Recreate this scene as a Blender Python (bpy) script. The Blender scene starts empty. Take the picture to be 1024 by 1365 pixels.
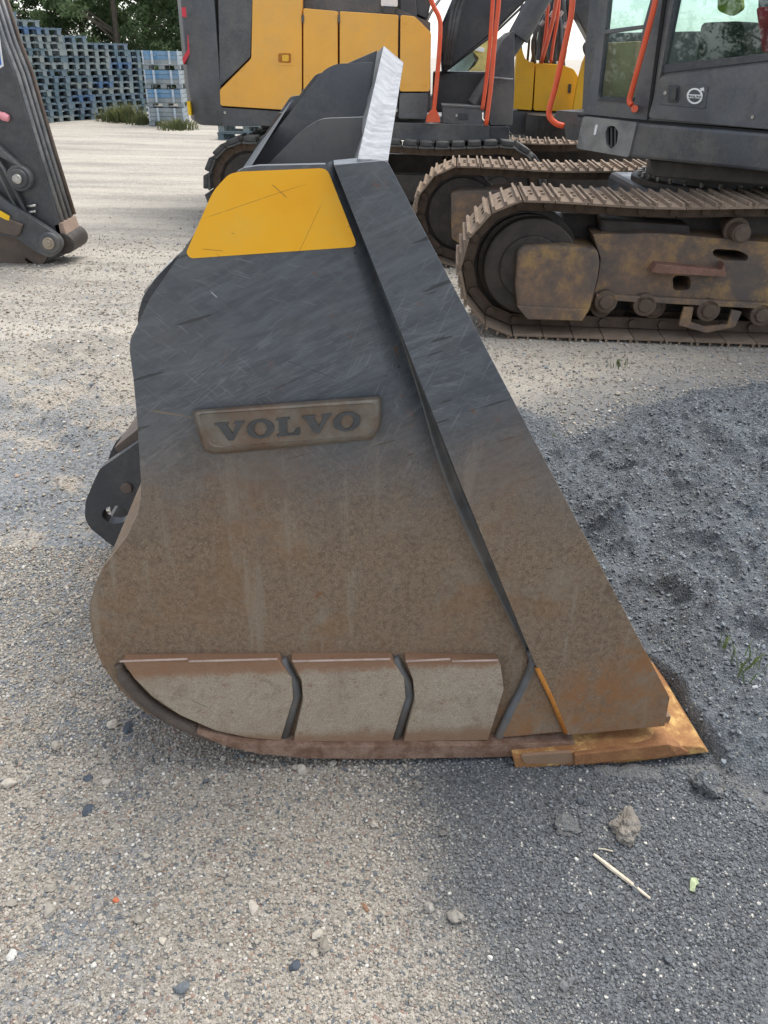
import bpy, bmesh, math, random
import numpy as np
from mathutils import Vector, Matrix
from mathutils.geometry import tessellate_polygon
from mathutils import noise as mnoise
random.seed(7); np.random.seed(7)
S = bpy.context.scene
COL = S.collection
R = math.radians
# ------------------------------------------------------------------ camera
F, CX, CY, H = 1100.0, 512.0, 682.5, 1.6
PITCH, ROLL = R(29.0), R(0.8)
cr, sr, cp, sp = math.cos(ROLL), math.sin(ROLL), math.cos(PITCH), math.sin(PITCH)
fwd = Vector((0, cp, -sp)); up0 = Vector((0, sp, cp)); X0 = Vector((1, 0, 0))
right = X0*cr + up0*sr; up = up0*cr - X0*sr
cd = bpy.data.cameras.new('camera'); cam = bpy.data.objects.new('camera', cd); COL.objects.link(cam)
cd.sensor_fit = 'VERTICAL'; cd.sensor_height = 24; cd.lens = F/1365*24; cd.clip_start = .05; cd.clip_end = 2000
M = Matrix.Identity(4)
for i in range(3):
    M[i][0] = right[i]; M[i][1] = up[i]; M[i][2] = -fwd[i]
M.translation = Vector((0, 0, H)); cam.matrix_world = M
S.camera = cam
# ------------------------------------------------------------------ light
SUN_EL, SUN_AZ = 66, 48          # azimuth clockwise from +Y (towards +X)
W = bpy.data.worlds.new('World'); S.world = W; W.use_nodes = True
nt = W.node_tree; nt.nodes.clear()
sky = nt.nodes.new('ShaderNodeTexSky'); sky.sky_type = 'NISHITA'; sky.sun_disc = False
sky.sun_elevation = R(SUN_EL); sky.sun_rotation = R(SUN_AZ); sky.dust_density = 1.0; sky.ozone_density = 1.0
hs = nt.nodes.new('ShaderNodeHueSaturation'); hs.inputs['Saturation'].default_value = .38
bg = nt.nodes.new('ShaderNodeBackground'); bg.inputs[1].default_value = 0.15
wo = nt.nodes.new('ShaderNodeOutputWorld')
nt.links.new(sky.outputs[0], hs.inputs['Color']); nt.links.new(hs.outputs[0], bg.inputs[0]); nt.links.new(bg.outputs[0], wo.inputs[0])
sd = bpy.data.lights.new('sun', 'SUN'); sd.energy = 1.7; sd.angle = R(50); sd.color = (1, .95, .87)
sun = bpy.data.objects.new('sun', sd); COL.objects.link(sun)
dv = Vector((math.sin(R(SUN_AZ))*math.cos(R(SUN_EL)), math.cos(R(SUN_AZ))*math.cos(R(SUN_EL)), math.sin(R(SUN_EL))))
sun.rotation_euler = dv.to_track_quat('Z', 'Y').to_euler()
S.view_settings.view_transform = 'Standard'; S.view_settings.look = 'None'
S.view_settings.exposure = 1.02; S.view_settings.gamma = 1; S.view_settings.use_curve_mapping = False
S.render.engine = 'CYCLES'

# ------------------------------------------------------------------ geometry helpers
def ray(px, py):
    u = (px-CX)/F; v = -(py-CY)/F
    return X0*(u*cr - v*sr) + fwd + up0*(u*sr + v*cr)
class Plane:
    """upright plane through a ground point, heading ang; n points away from the photographer"""
    def __init__(s, x, y, deg=0.0):
        a = R(deg); s.P = Vector((x, y, 0)); s.d = Vector((math.cos(a), math.sin(a), 0)); s.n = Vector((-math.sin(a), math.cos(a), 0))
    def at(s, px, py, off=0.0):
        r = ray(px, py); O = Vector((0, 0, H)); P = s.P + s.n*off
        t = (P-O).dot(s.n)/r.dot(s.n)
        return O + r*t
    def loc(s, k, z, off=0.0):
        return s.P + s.d*k + s.n*off + Vector((0, 0, z))
def ground_at(px, py, z=0.0):
    r = ray(px, py); t = (z-H)/r.z
    return Vector((0, 0, H)) + r*t
class MB:
    def __init__(s): s.v = []; s.f = []
    def add(s, vs, fs):
        b = len(s.v); s.v += [tuple(p) for p in vs]; s.f += [tuple(i+b for i in f) for f in fs]; return s
    def box(s, c, d, m=None):
        x, y, z = d[0]/2, d[1]/2, d[2]/2
        vs = [Vector(q) for q in [(-x,-y,-z),(x,-y,-z),(x,y,-z),(-x,y,-z),(-x,-y,z),(x,-y,z),(x,y,z),(-x,y,z)]]
        if m is not None: vs = [m @ q for q in vs]
        c = Vector(c)
        return s.add([q+c for q in vs], [(3,2,1,0),(4,5,6,7),(0,1,5,4),(1,2,6,5),(2,3,7,6),(3,0,4,7)])
    def prism(s, pts, vec, holes=()):
        """pts: planar outline (3D), extruded by vec; holes: further loops"""
        loops = [[Vector(p) for p in pts]] + [[Vector(p) for p in h] for h in holes]
        flat = [p for l in loops for p in l]; n = len(flat); vec = Vector(vec)
        if len(loops) == 1 and n < 5: tris = [tuple(range(n))]
        else: tris = [tuple(t) for t in tessellate_polygon(loops)]
        fs = [t for t in tris] + [tuple(i+n for i in reversed(t)) for t in tris]
        b = 0
        for l in loops:
            k = len(l)
            for i in range(k):
                j = (i+1) % k; fs.append((b+j, b+i, b+i+n, b+j+n))
            b += k
        return s.add(flat+[p+vec for p in flat], fs)
    def tube(s, pts, r, seg=10, caps=True):
        pts = [Vector(p) for p in pts]; n = len(pts); rs = r if isinstance(r, (list, tuple)) else [r]*n
        vs = []; fs = []; prev = None
        for i, p in enumerate(pts):
            t = (pts[min(i+1, n-1)]-pts[max(i-1, 0)]).normalized()
            if prev is None:
                a = Vector((0, 0, 1)) if abs(t.z) < .9 else Vector((1, 0, 0)); u = t.cross(a).normalized()
            else: u = (prev - t*prev.dot(t)).normalized()
            prev = u; w = t.cross(u)
            for k in range(seg):
                a = 2*math.pi*k/seg; vs.append(p+(u*math.cos(a)+w*math.sin(a))*rs[i])
        for i in range(n-1):
            for k in range(seg):
                a = i*seg+k; b = i*seg+(k+1) % seg; fs.append((a, b, b+seg, a+seg))
        if caps: fs.append(tuple(reversed(range(seg)))); fs.append(tuple((n-1)*seg+k for k in range(seg)))
        return s.add(vs, fs)
    def cyl(s, a, b, r, seg=24, r2=None): return s.tube([a, b], [r, r if r2 is None else r2], seg)
    def build(s, name, mat, parent=None, bevel=0, smooth=False, loc=None, seg=2):
        me = bpy.data.meshes.new(name)
        O = Vector((0, 0, 0))
        if parent is not None and loc is None:
            q = parent
            while q is not None and '_o' not in q: q = q.parent
            O = Vector(q['_o']) if q is not None else O
        if loc is not None: O = Vector(loc)
        me.from_pydata([tuple(Vector(p)-O) for p in s.v], [], s.f)
        bm = bmesh.new(); bm.from_mesh(me); bmesh.ops.recalc_face_normals(bm, faces=bm.faces); bm.to_mesh(me); bm.free()
        me.materials.append(mat)
        o = bpy.data.objects.new(name, me); COL.objects.link(o)
        if parent is not None: o.parent = parent
        if loc is not None and parent is None: o.location = loc
        if smooth:
            for p in me.polygons: p.use_smooth = True
            if smooth == 'auto': 
                me.set_sharp_from_angle(angle=R(35))
        if bevel:
            md = o.modifiers.new('bevel', 'BEVEL'); md.width = bevel; md.segments = seg; md.limit_method = 'ANGLE'; md.angle_limit = R(35)
        return o
def ident(o, label, cat, group=None, kind=None):
    if label: o['label'] = label
    if cat: o['category'] = cat
    if group: o['group'] = group
    if kind: o['kind'] = kind
    return o
def thing(name, label, cat, loc, group=None):
    o = bpy.data.objects.new(name, None); COL.objects.link(o); o.location = loc; o.empty_display_size = .1
    o['_o'] = tuple(loc)
    return ident(o, label, cat, group)
ROOTS = []
def at(pl, pts, off=0.0): return [pl.at(x, y, off) for x, y in pts]
def slab(name, pl, px, off, thick, mat, parent, bevel=0.0, holes=(), smooth=False):
    """plate drawn on an upright plane, with real thickness going away from the camera"""
    m = MB(); m.prism(at(pl, px, off), pl.n*thick, [at(pl, h, off) for h in holes])
    return m.build(name, mat, parent, bevel, smooth)
def rnd(pts, r=6, n=4, skip=()):
    """round the corners of an outline"""
    out = []; k = len(pts)
    for i in range(k):
        p = Vector(pts[i]); a = Vector(pts[i-1]); b = Vector(pts[(i+1) % k])
        rr = 0 if i in skip else min(r, (a-p).length*.45, (b-p).length*.45)
        if rr <= 0: out.append(tuple(p)); continue
        p0 = p+(a-p).normalized()*rr; p1 = p+(b-p).normalized()*rr
        for j in range(n+1):
            t = j/n; q = p0*(1-t)**2 + p*2*t*(1-t) + p1*t*t; out.append(tuple(q))
    return out
def circ(cx, cy, rx, ry=None, n=20, a0=0): 
    ry = rx if ry is None else ry
    return [(cx+rx*math.cos(a0+2*math.pi*i/n), cy+ry*math.sin(a0+2*math.pi*i/n)) for i in range(n)]
def smoothpath(pts, n=6):
    P = [Vector(p) for p in pts]; out = []
    for i in range(len(P)-1):
        p0 = P[max(i-1, 0)]; p1 = P[i]; p2 = P[i+1]; p3 = P[min(i+2, len(P)-1)]
        for j in range(n):
            t = j/n
            out.append(.5*((2*p1)+(p2-p0)*t+(2*p0-5*p1+4*p2-p3)*t*t+(3*p1-p0-3*p2+p3)*t**3))
    out.append(P[-1]); return out

# numpy value noise
_P = np.random.RandomState(3).rand(256, 256)
def vnoise(x, y):
    xi = np.floor(x).astype(int); yi = np.floor(y).astype(int); xf = x-xi; yf = y-yi
    u = xf*xf*(3-2*xf); v = yf*yf*(3-2*yf)
    g = lambda a, b: _P[a % 256, b % 256]
    return (g(xi, yi)*(1-u)+g(xi+1, yi)*u)*(1-v)+(g(xi, yi+1)*(1-u)+g(xi+1, yi+1)*u)*v
def fbm(x, y, s, o=4):
    t = 0; a = .5; n = 0
    for i in range(o):
        t = t+a*vnoise(x*s+17.3*i, y*s+9.1*i); n += a; a *= .5; s *= 2.03
    return t/n-.5
def sstep(a, b, x):
    t = np.clip((x-a)/(b-a), 0, 1); return t*t*(3-2*t)

# ------------------------------------------------------------------ materials
class Mat:
    def __init__(s, name):
        s.m = bpy.data.materials.new(name); s.m.use_nodes = True; s.t = s.m.node_tree; s.b = s.t.nodes['Principled BSDF']
        s.tc = s.t.nodes.new('ShaderNodeTexCoord'); s.co = s.tc.outputs['Object']
    def link(s, a, b): s.t.links.new(a, b)
    def n(s, ty, **kw):
        nd = s.t.nodes.new(ty)
        for k, v in kw.items(): setattr(nd, k, v)
        return nd
    def setin(s, sock, v):
        if isinstance(v, bpy.types.NodeSocket): s.link(v, sock)
        elif isinstance(v, (tuple, list)) and len(v) == 3 and sock.type == 'RGBA': sock.default_value = (*v, 1)
        else: sock.default_value = v
    def math(s, op, a, b=0.0, clamp=False):
        nd = s.n('ShaderNodeMath', operation=op); nd.use_clamp = clamp; s.setin(nd.inputs[0], a); s.setin(nd.inputs[1], b); return nd.outputs[0]
    def map(s, scale=(1, 1, 1), rot=(0, 0, 0), co=None):
        src = co or s.co
        if any(rot):
            n0 = s.n('ShaderNodeMapping'); s.link(src, n0.inputs[0]); n0.inputs['Rotation'].default_value = rot; src = n0.outputs[0]
        nd = s.n('ShaderNodeMapping'); s.link(src, nd.inputs[0]); nd.inputs['Scale'].default_value = scale; return nd.outputs[0]
    def noise(s, scale, detail=4, rough=.6, co=None, dist=0, out=0):
        nd = s.n('ShaderNodeTexNoise'); s.link(co or s.co, nd.inputs['Vector']); nd.inputs['Scale'].default_value = scale
        nd.inputs['Detail'].default_value = detail; nd.inputs['Roughness'].default_value = rough; nd.inputs['Distortion'].default_value = dist; return nd.outputs[out]
    def voro(s, scale, co=None, out='Color', feature='F1', rand=1):
        nd = s.n('ShaderNodeTexVoronoi', feature=feature); s.link(co or s.co, nd.inputs['Vector']); nd.inputs['Scale'].default_value = scale; nd.inputs['Randomness'].default_value = rand; return nd.outputs[out]
    def rng(s, v, a, b, c=0.0, d=1.0, smooth=True):
        nd = s.n('ShaderNodeMapRange'); nd.interpolation_type = 'SMOOTHSTEP' if smooth else 'LINEAR'
        s.setin(nd.inputs[0], v)
        for i, q in enumerate((a, b, c, d)): s.setin(nd.inputs[i+1], q)
        return nd.outputs[0]
    def mix(s, f, a, b, mode='MIX'):
        nd = s.n('ShaderNodeMix', data_type='RGBA', blend_type=mode); nd.clamp_factor = True
        s.setin(nd.inputs[0], f); s.setin(nd.inputs[6], a); s.setin(nd.inputs[7], b); return nd.outputs[2]
    def sep(s, co=None):
        nd = s.n('ShaderNodeSeparateXYZ'); s.link(co or s.co, nd.inputs[0]); return nd.outputs
    def ramp(s, v, stops, interp='LINEAR'):
        nd = s.n('ShaderNodeValToRGB'); nd.color_ramp.interpolation = interp; s.link(v, nd.inputs[0]); e = nd.color_ramp.elements
        while len(e) < len(stops): e.new(.5)
        for i, (p, c) in enumerate(stops): e[i].position = p; e[i].color = (*c, 1)
        return nd.outputs[0]
    def scratch(s, a, b, w=.0012, wob=.012, soft=.35):
        """a single long scratch between two x,z points of the plate"""
        X, Y, Z = s.sep(); dx, dz = b[0]-a[0], b[1]-a[1]; L = math.hypot(dx, dz); dx /= L; dz /= L
        u = s.math('ADD', s.math('MULTIPLY', s.math('SUBTRACT', X, a[0]), dx), s.math('MULTIPLY', s.math('SUBTRACT', Z, a[1]), dz))
        v = s.math('SUBTRACT', s.math('MULTIPLY', s.math('SUBTRACT', Z, a[1]), dx), s.math('MULTIPLY', s.math('SUBTRACT', X, a[0]), dz))
        v = s.math('ADD', v, s.math('MULTIPLY', s.math('SUBTRACT', s.noise(5, 1), .5), wob*2))
        k = s.rng(s.math('ABSOLUTE', v), w, w*.4)
        k = s.math('MULTIPLY', k, s.rng(u, 0, L*.15)); k = s.math('MULTIPLY', k, s.rng(u, L, L*.8))
        return s.math('MULTIPLY', k, s.rng(s.noise(60, 3, .7), soft, soft+.15))
    def bump(s, h, strength=.3, dist=.002, base=None):
        nd = s.n('ShaderNodeBump'); nd.inputs['Strength'].default_value = strength; nd.inputs['Distance'].default_value = dist
        s.link(h, nd.inputs['Height'])
        if base: s.link(base, nd.inputs['Normal'])
        s.link(nd.outputs[0], s.b.inputs['Normal']); return nd.outputs[0]
    def fin(s, col, rough=.6, metal=0.0, spec=.5):
        s.setin(s.b.inputs['Base Color'], col); s.setin(s.b.inputs['Roughness'], rough); s.setin(s.b.inputs['Metallic'], metal); s.b.inputs['Specular IOR Level'].default_value = spec
        return s.m

def simple(name, col, rough=.6, metal=0, var=.25, scale=6, dirt=None, dirt_amt=.35, bump=.15, bscale=120):
    m = Mat(name); n1 = m.noise(scale, 5); 
    c = m.mix(m.rng(n1, .3, .7), tuple(x*(1-var) for x in col), tuple(min(1, x*(1+var)) for x in col))
    if dirt:
        n2 = m.noise(scale*.6, 8, .7); n3 = m.noise(scale*14, 3, .7)
        c = m.mix(m.math('MULTIPLY', m.rng(m.math('ADD', n2, m.math('MULTIPLY', n3, .35)), .56, .86), dirt_amt), c, dirt)
    n4 = m.noise(bscale, 3)
    m.bump(n4, bump, .001)
    return m.fin(c, m.rng(n1, .2, .8, max(.05, rough-.12), min(1, rough+.12)), metal)

DUST = (.30, .26, .20)
def bucket_paint(name, light=1.0):
    """slate grey paint worn with fine scratches above, dusty brown and rusty below"""
    m = Mat(name); X, Y, Z = m.sep()
    n1 = m.noise(2.4, 9, .72); n2 = m.noise(9, 6, .7); grain = m.noise(420, 2, .6); grain2 = m.noise(90, 4, .7)
    st = m.noise(34, 6, .75, co=m.map((.22, 1, 1.2), (0, R(24), 0)), dist=.8)
    st2 = m.noise(60, 5, .75, co=m.map((.18, 1, 1.2), (0, R(-38), 0)), dist=.7)
    base = m.mix(m.rng(st, .33, .7), (.068, .075, .084), (.112, .123, .134))
    base = m.mix(m.math('MULTIPLY', m.rng(st2, .5, .75), .45), base, (.13, .14, .148))
    # thin scratches
    for rot, sc, lo in ((35, 190, .62), (-22, 240, .63), (8, 170, .64), (62, 220, .64), (-48, 200, .64), (20, 320, .60)):
        w = m.noise(2.2, 2, .5, co=m.map((.16, 1, 1), (0, R(rot), 0)))
        s_ = m.noise(sc, 2, .4, co=m.map((.045, 1, 1), (0, R(rot+4), 0)), dist=.3)
        f = m.math('MULTIPLY', m.rng(s_, lo, lo+.04), m.rng(w, .46, .6))
        base = m.mix(m.math('MULTIPLY', f, .38), base, (.22, .235, .25))
    s_ = m.noise(70, 2, .4, co=m.map((.04, 1, 1), (0, R(17), 0)))
    base = m.mix(m.math('MULTIPLY', m.rng(s_, .70, .72), .7), base, (.02, .02, .02))
    for a, b, w, cl in (((-0.27, 0.991), (-0.155, 1.043), .0014, (.03, .03, .03)), ((-0.206, 1.073), (-0.089, 1.028), .0010, (.03, .03, .03)), ((-0.321, 1.192), (-0.341, 1.21), .0014, (.45, .46, .47)), ((-0.477, 0.967), (-0.384, 0.95), .0030, (.20, .15, .10)), ((0.04, 0.942), (0.13, 0.984), .0012, (.20, .21, .22)), ((-0.484, 0.714), (-0.443, 0.788), .0012, (.05, .05, .05))):
        base = m.mix(m.math('MULTIPLY', m.scratch(a, b, w), .8), base, cl)
    # brown dust line falls towards the heel: higher at the left
    lvl = m.math('ADD', m.math('ADD', Z, m.math('MULTIPLY', n1, -.42)), m.math('MULTIPLY', n2, -.10))
    dust = m.rng(lvl, .76, .36)
    dcol = m.mix(m.rng(grain, .35, .65), (.155, .100, .060), (.285, .208, .138))
    dcol = m.mix(m.math('MULTIPLY', m.rng(grain2, .45, .62), .45), dcol, (.090, .058, .036))
    dcol = m.mix(m.math('MULTIPLY', m.rng(m.noise(2.6, 6, .7), .46, .68), .65), dcol, (.23, .12, .05))
    dcol = m.mix(m.math('MULTIPLY', m.rng(m.noise(5.1, 5, .7, dist=.4), .52, .7), .5), dcol, (.25, .22, .17))
    c = m.mix(m.math('MULTIPLY', dust, .96), base, dcol)
    # light dust film everywhere above
    film = m.rng(m.noise(1.6, 7, .75), .45, .72)
    c = m.mix(m.math('MULTIPLY', film, .22), c, (.26, .22, .17))
    rs = m.rng(m.math('ADD', m.noise(26, 6, .75), m.math('MULTIPLY', n2, .45)), .86, .98)
    c = m.mix(m.math('MULTIPLY', rs, .8), c, (.20, .07, .025))
    drip = m.noise(26, 5, .7, co=m.map((1, 1, .10)))
    c = m.mix(m.math('MULTIPLY', m.math('MULTIPLY', m.rng(drip, .54, .66), dust), .35), c, (.30, .26, .20))
    c = m.mix(m.math('MULTIPLY', m.math('MULTIPLY', m.rng(m.noise(6, 8, .8, dist=1.0), .56, .62), dust), .25), c, (.09, .066, .048))
    low = m.math('MULTIPLY', m.rng(m.math('SUBTRACT', Z, m.math('MULTIPLY', m.rng(X, .30, .62), .24)), .24, .03), m.rng(m.noise(14, 6, .8), .40, .62))
    c = m.mix(m.math('MULTIPLY', low, .75), c, (.27, .12, .04))
    hb = m.math('ADD', m.math('MULTIPLY', grain, dust), m.math('MULTIPLY', st, .5))
    m.bump(m.math('ADD', hb, m.math('MULTIPLY', grain2, .4)), .35, .0015)
    return m.fin(c, m.rng(dust, 0, 1, .42, .85), 0.0, .45)
M_BUCKET = bucket_paint('bucket_grey_paint')
def wear_mat():
    m = Mat('wear_plate_steel'); g = m.noise(300, 2); n = m.noise(7, 6, .7)
    c = m.mix(m.rng(g, .3, .7), (.27, .215, .155), (.42, .35, .265))
    c = m.mix(m.math('MULTIPLY', m.rng(n, .45, .7), .45), c, (.22, .15, .095))
    c = m.mix(m.math('MULTIPLY', m.rng(m.noise(38, 6, .8), .58, .66), .75), c, (.20, .085, .04))
    c = m.mix(m.math('MULTIPLY', m.rng(m.noise(16, 8, .8, dist=.8), .52, .64), .5), c, (.19, .145, .10))
    for q, (rt, sc) in enumerate(((28, 150), (-12, 190), (55, 170))):
        f = m.rng(m.noise(sc, 2, .4, co=m.map((.04, 1, 1), (0, R(rt), 0)), dist=.3), .62, .67); c = m.mix(m.math('MULTIPLY', f, .13), c, (.50, .44, .36))
    s_ = m.noise(30, 2, .4, co=m.map((.06, 1, 1.4), (0, R(-35), 0))); c = m.mix(m.math('MULTIPLY', m.rng(s_, .68, .70), .5), c, (.12, .10, .07))
    X, Y, Z = m.sep(); en = m.math('MULTIPLY', m.math('SUBTRACT', m.noise(24, 6, .8), .5), .06)
    c = m.mix(m.math('MULTIPLY', m.rng(m.math('ADD', Z, en), .292, .318), .75), c, (.24, .11, .05))
    c = m.mix(m.math('MULTIPLY', m.rng(m.math('ADD', Z, en), .125, .085), .75), c, (.22, .12, .065))
    m.bump(g, .3, .001); return m.fin(c, .7)
M_WEAR = wear_mat()
def rust_mat(name, a, b, c3, scale=9, rough=.85, yellow=None, yamt=.5):
    m = Mat(name); n = m.noise(scale, 7, .7); g = m.noise(scale*22, 3, .7)
    c = m.mix(m.rng(n, .35, .65), a, b); c = m.mix(m.math('MULTIPLY', m.rng(g, .45, .65), .6), c, c3)
    if yellow: c = m.mix(m.math('MULTIPLY', m.rng(m.math('ADD', m.noise(scale*.5, 6, .75), m.math('MULTIPLY', g, .2)), .58, .74), yamt), c, yellow)
    if 'shoe' in name or 'chain' in name:
        oi = m.n('ShaderNodeObjectInfo'); c = m.mix(m.rng(oi.outputs['Random'], 0, 1, 0, .45, False), c, (.12, .085, .06))
    m.bump(m.math('ADD', g, n), .6, .003); return m.fin(c, rough)
M_EDGE = rust_mat('rusty_cutting_edge', (.29, .13, .045), (.44, .24, .085), (.16, .075, .035), 13, yellow=(.66, .44, .16), yamt=.95)
M_SHROUD = rust_mat('brown_rust_shroud', (.24, .105, .04), (.34, .17, .07), (.13, .06, .03), 9, yellow=(.45, .24, .07), yamt=.35)
M_HEEL = rust_mat('rusty_heel_bar', (.17, .09, .055), (.33, .22, .16), (.09, .05, .03), 22)
M_HEELD = rust_mat('dusty_dark_edge', (.075, .06, .05), (.12, .09, .07), (.06, .045, .035), 12, .6)
M_SEAMW = rust_mat('bare_pinkish_seam', (.50, .38, .32), (.62, .50, .43), (.30, .12, .07), 30, .6)
M_ORRUST = rust_mat('bright_rust_line', (.42, .15, .02), (.50, .20, .03), (.25, .09, .02), 12)
M_TFRAME = rust_mat('rusty_track_frame', (.12, .10, .085), (.27, .165, .10), (.115, .10, .088), 5, yellow=(.38, .25, .09), yamt=.75)
M_TDARK = rust_mat('greasy_dark_steel', (.035, .03, .026), (.07, .055, .045), (.02, .018, .016), 8, .6)
M_SHOE = rust_mat('dusty_track_shoe', (.25, .185, .13), (.37, .29, .215), (.16, .10, .065), 11)
M_CHAIN = rust_mat('rusty_track_chain', (.10, .07, .05), (.16, .115, .085), (.05, .035, .03), 10)
M_RUBBER = simple('dusty_rubber_pad', (.045, .045, .045), .6, dirt=(.22, .21, .18), dirt_amt=.6, scale=9)
M_WELD = simple('worn_grey_weld', (.115, .122, .128), .5, .1, dirt=(.20, .15, .10), dirt_amt=.5, scale=14, bump=.1)
M_BADGE = simple('cast_badge_steel', (.17, .15, .12), .42, .3, dirt=(.17, .09, .05), dirt_amt=.8, scale=16, bump=.3)
M_LETTER = simple('dark_letter_steel', (.062, .062, .062), .5, .1, scale=20)
M_YST = None
def sticker():
    m = Mat('yellow_reflective_sticker'); n = m.noise(5, 6, .7)
    c = m.mix(m.rng(n, .3, .7), (.88, .40, .004), (.93, .47, .008))
    s_ = m.noise(14, 2, .4, co=m.map((.05, 1, 1.2), (0, R(-17), 0))); c = m.mix(m.rng(s_, .66, .675), c, (.16, .09, .02))
    s_ = m.noise(17, 2, .4, co=m.map((.07, 1, 1.1), (0, R(-48), 0))); c = m.mix(m.math('MULTIPLY', m.rng(s_, .66, .68), .6), c, (.2, .1, .02))
    c = m.mix(m.math('MULTIPLY', m.rng(m.noise(55, 6, .8), .66, .72), .7), c, (.24, .15, .05))
    for a, b, w in (((-0.338, 1.338), (-0.133, 1.397), .0011), ((-0.343, 1.286), (-0.299, 1.281), .0016), ((-0.169, 1.268), (-0.115, 1.369), .0010), ((-0.21, 1.396), (-0.182, 1.369), .0022), ((-0.075, 1.324), (-0.054, 1.321), .0016)):
        c = m.mix(m.math('MULTIPLY', m.scratch(a, b, w*.7, soft=.25), .6), c, (.22, .11, .02))
    c = m.mix(m.math('MULTIPLY', m.rng(m.noise(2.5, 8, .8), .46, .66), .22), c, (.55, .36, .12))
    return m.fin(c, .38, 0, .5)
M_YST = sticker()
M_GUARD = simple('dusty_skylit_guard_face', (.30, .305, .315), .5, .0, var=.30, scale=34, dirt=(.14, .14, .14), dirt_amt=.8, bump=.3)  # pale base colour carries the sky's reflection on the dusty steel lip
M_BLACK = simple('dark_slate_paint', (.040, .042, .048), .38, dirt=(.16, .15, .13), dirt_amt=.35, scale=5, bump=.1)
M_BLACK2 = simple('slate_grey_paint', (.065, .07, .078), .42, dirt=(.20, .18, .15), dirt_amt=.5, scale=4, bump=.1)
M_DARKGREY = simple('dark_grey_plastic', (.085, .09, .098), .5, dirt=(.22, .20, .17), dirt_amt=.4, scale=4, bump=.15)
M_STEP = simple('scratched_step_plate', (.16, .165, .17), .42, .3, dirt=(.33, .31, .28), dirt_amt=.6, scale=10)
M_YEL = simple('orange_yellow_paint', (.86, .42, .055), .35, var=.06, dirt=(.70, .42, .12), dirt_amt=.4, scale=3, bump=.05)
M_YEL2 = simple('bright_yellow_paint', (.88, .47, .02), .4, var=.06, dirt=(.6, .35, .08), dirt_amt=.4, scale=3, bump=.05)
M_RAIL = simple('orange_red_rail_paint', (.72, .085, .022), .38, var=.08, dirt=(.5, .2, .12), dirt_amt=.3, scale=9, bump=.05)
M_SEAM = simple('black_panel_gap', (.012, .012, .012), .8)
M_CHROME = simple('bright_steel_pin', (.50, .49, .46), .32, .8, dirt=(.2, .15, .1), dirt_amt=.5, scale=30)
M_WHITE = simple('white_plastic', (.78, .78, .76), .5, var=.06)
M_RED = simple('red_reflector', (.62, .03, .05), .3, var=.1)
M_PINK = simple('pink_plastic_cap', (.75, .30, .33), .5, var=.1)
M_BLUE = simple('blue_sticker_print', (.02, .14, .55), .4, var=.1)
M_YTAPE = simple('yellow_sticker', (.85, .52, .01), .5, var=.08)
M_BROWNB = simple('brown_rusty_lug_paint', (.10, .075, .06), .6, dirt=(.2, .14, .1), dirt_amt=.5)
M_CARD = simple('brown_cardboard', (.60, .44, .27), .85, var=.12)
M_SEAT = simple('dark_seat_fabric', (.03, .035, .035), .9)
M_VEST = simple('lime_yellow_fabric', (.26, .33, .05), .8)
M_REDF = simple('red_fabric', (.45, .03, .05), .8)
M_GREY = simple('light_grey_hose', (.40, .41, .42), .4)
def glass():
    m = Mat('tinted_glass'); t = m.t
    g = m.n('ShaderNodeBsdfGlossy'); g.inputs['Roughness'].default_value = .02; g.inputs['Color'].default_value = (.9, .95, 1, 1)
    tr = m.n('ShaderNodeBsdfTransparent'); tr.inputs[0].default_value = (.80, .88, .86, 1)
    fr = m.n('ShaderNodeFresnel'); fr.inputs[0].default_value = 1.45
    mx = m.n('ShaderNodeMixShader'); f = m.math('ADD', fr.outputs[0], .03, True)
    t.links.new(f, mx.inputs[0]); t.links.new(tr.outputs[0], mx.inputs[1]); t.links.new(g.outputs[0], mx.inputs[2])
    t.links.new(mx.outputs[0], t.nodes['Material Output'].inputs['Surface']); return m.m
M_GLASS = glass()

# ------------------------------------------------------------------ ground
def tracks(x, y):
    return fbm(x*.13+3, y*2.0, 1.0, 3)
def gh(x, y):
    far = sstep(4.0, 7.0, y)
    h = .030*fbm(x, y, .9, 3) + .016*fbm(x, y, 4.0, 4) + .008*fbm(x, y, 17, 3)
    h = h*(1-.35*far) + far*.07*tracks(x, y)
    h = h + .05*sstep(-.9, -1.6, x)*sstep(1.9, 3.2, y)*sstep(.02, .16, fbm(x+5, y, 2.6, 4))*(1-sstep(5, 6, y))
    # ruts beside the rusty excavator
    h = h*(1 - .9*np.exp(-((x-.2)/1.1)**2-((y-1.9)/1.2)**2*1.0)*(y < 3.4))
    return h
xs = np.concatenate([-np.geomspace(4.0, 420, 46)[::-1], np.linspace(-3.98, 4.18, 400), np.geomspace(4.2, 420, 46)])
ys = np.concatenate([-np.geomspace(.5, 400, 40)[::-1], np.linspace(-.4, .4, 16), np.linspace(.415, 6.5, 400), np.geomspace(6.53, 600, 170)])
GX, GY = np.meshgrid(xs, ys); GZ = gh(GX, GY)
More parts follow.
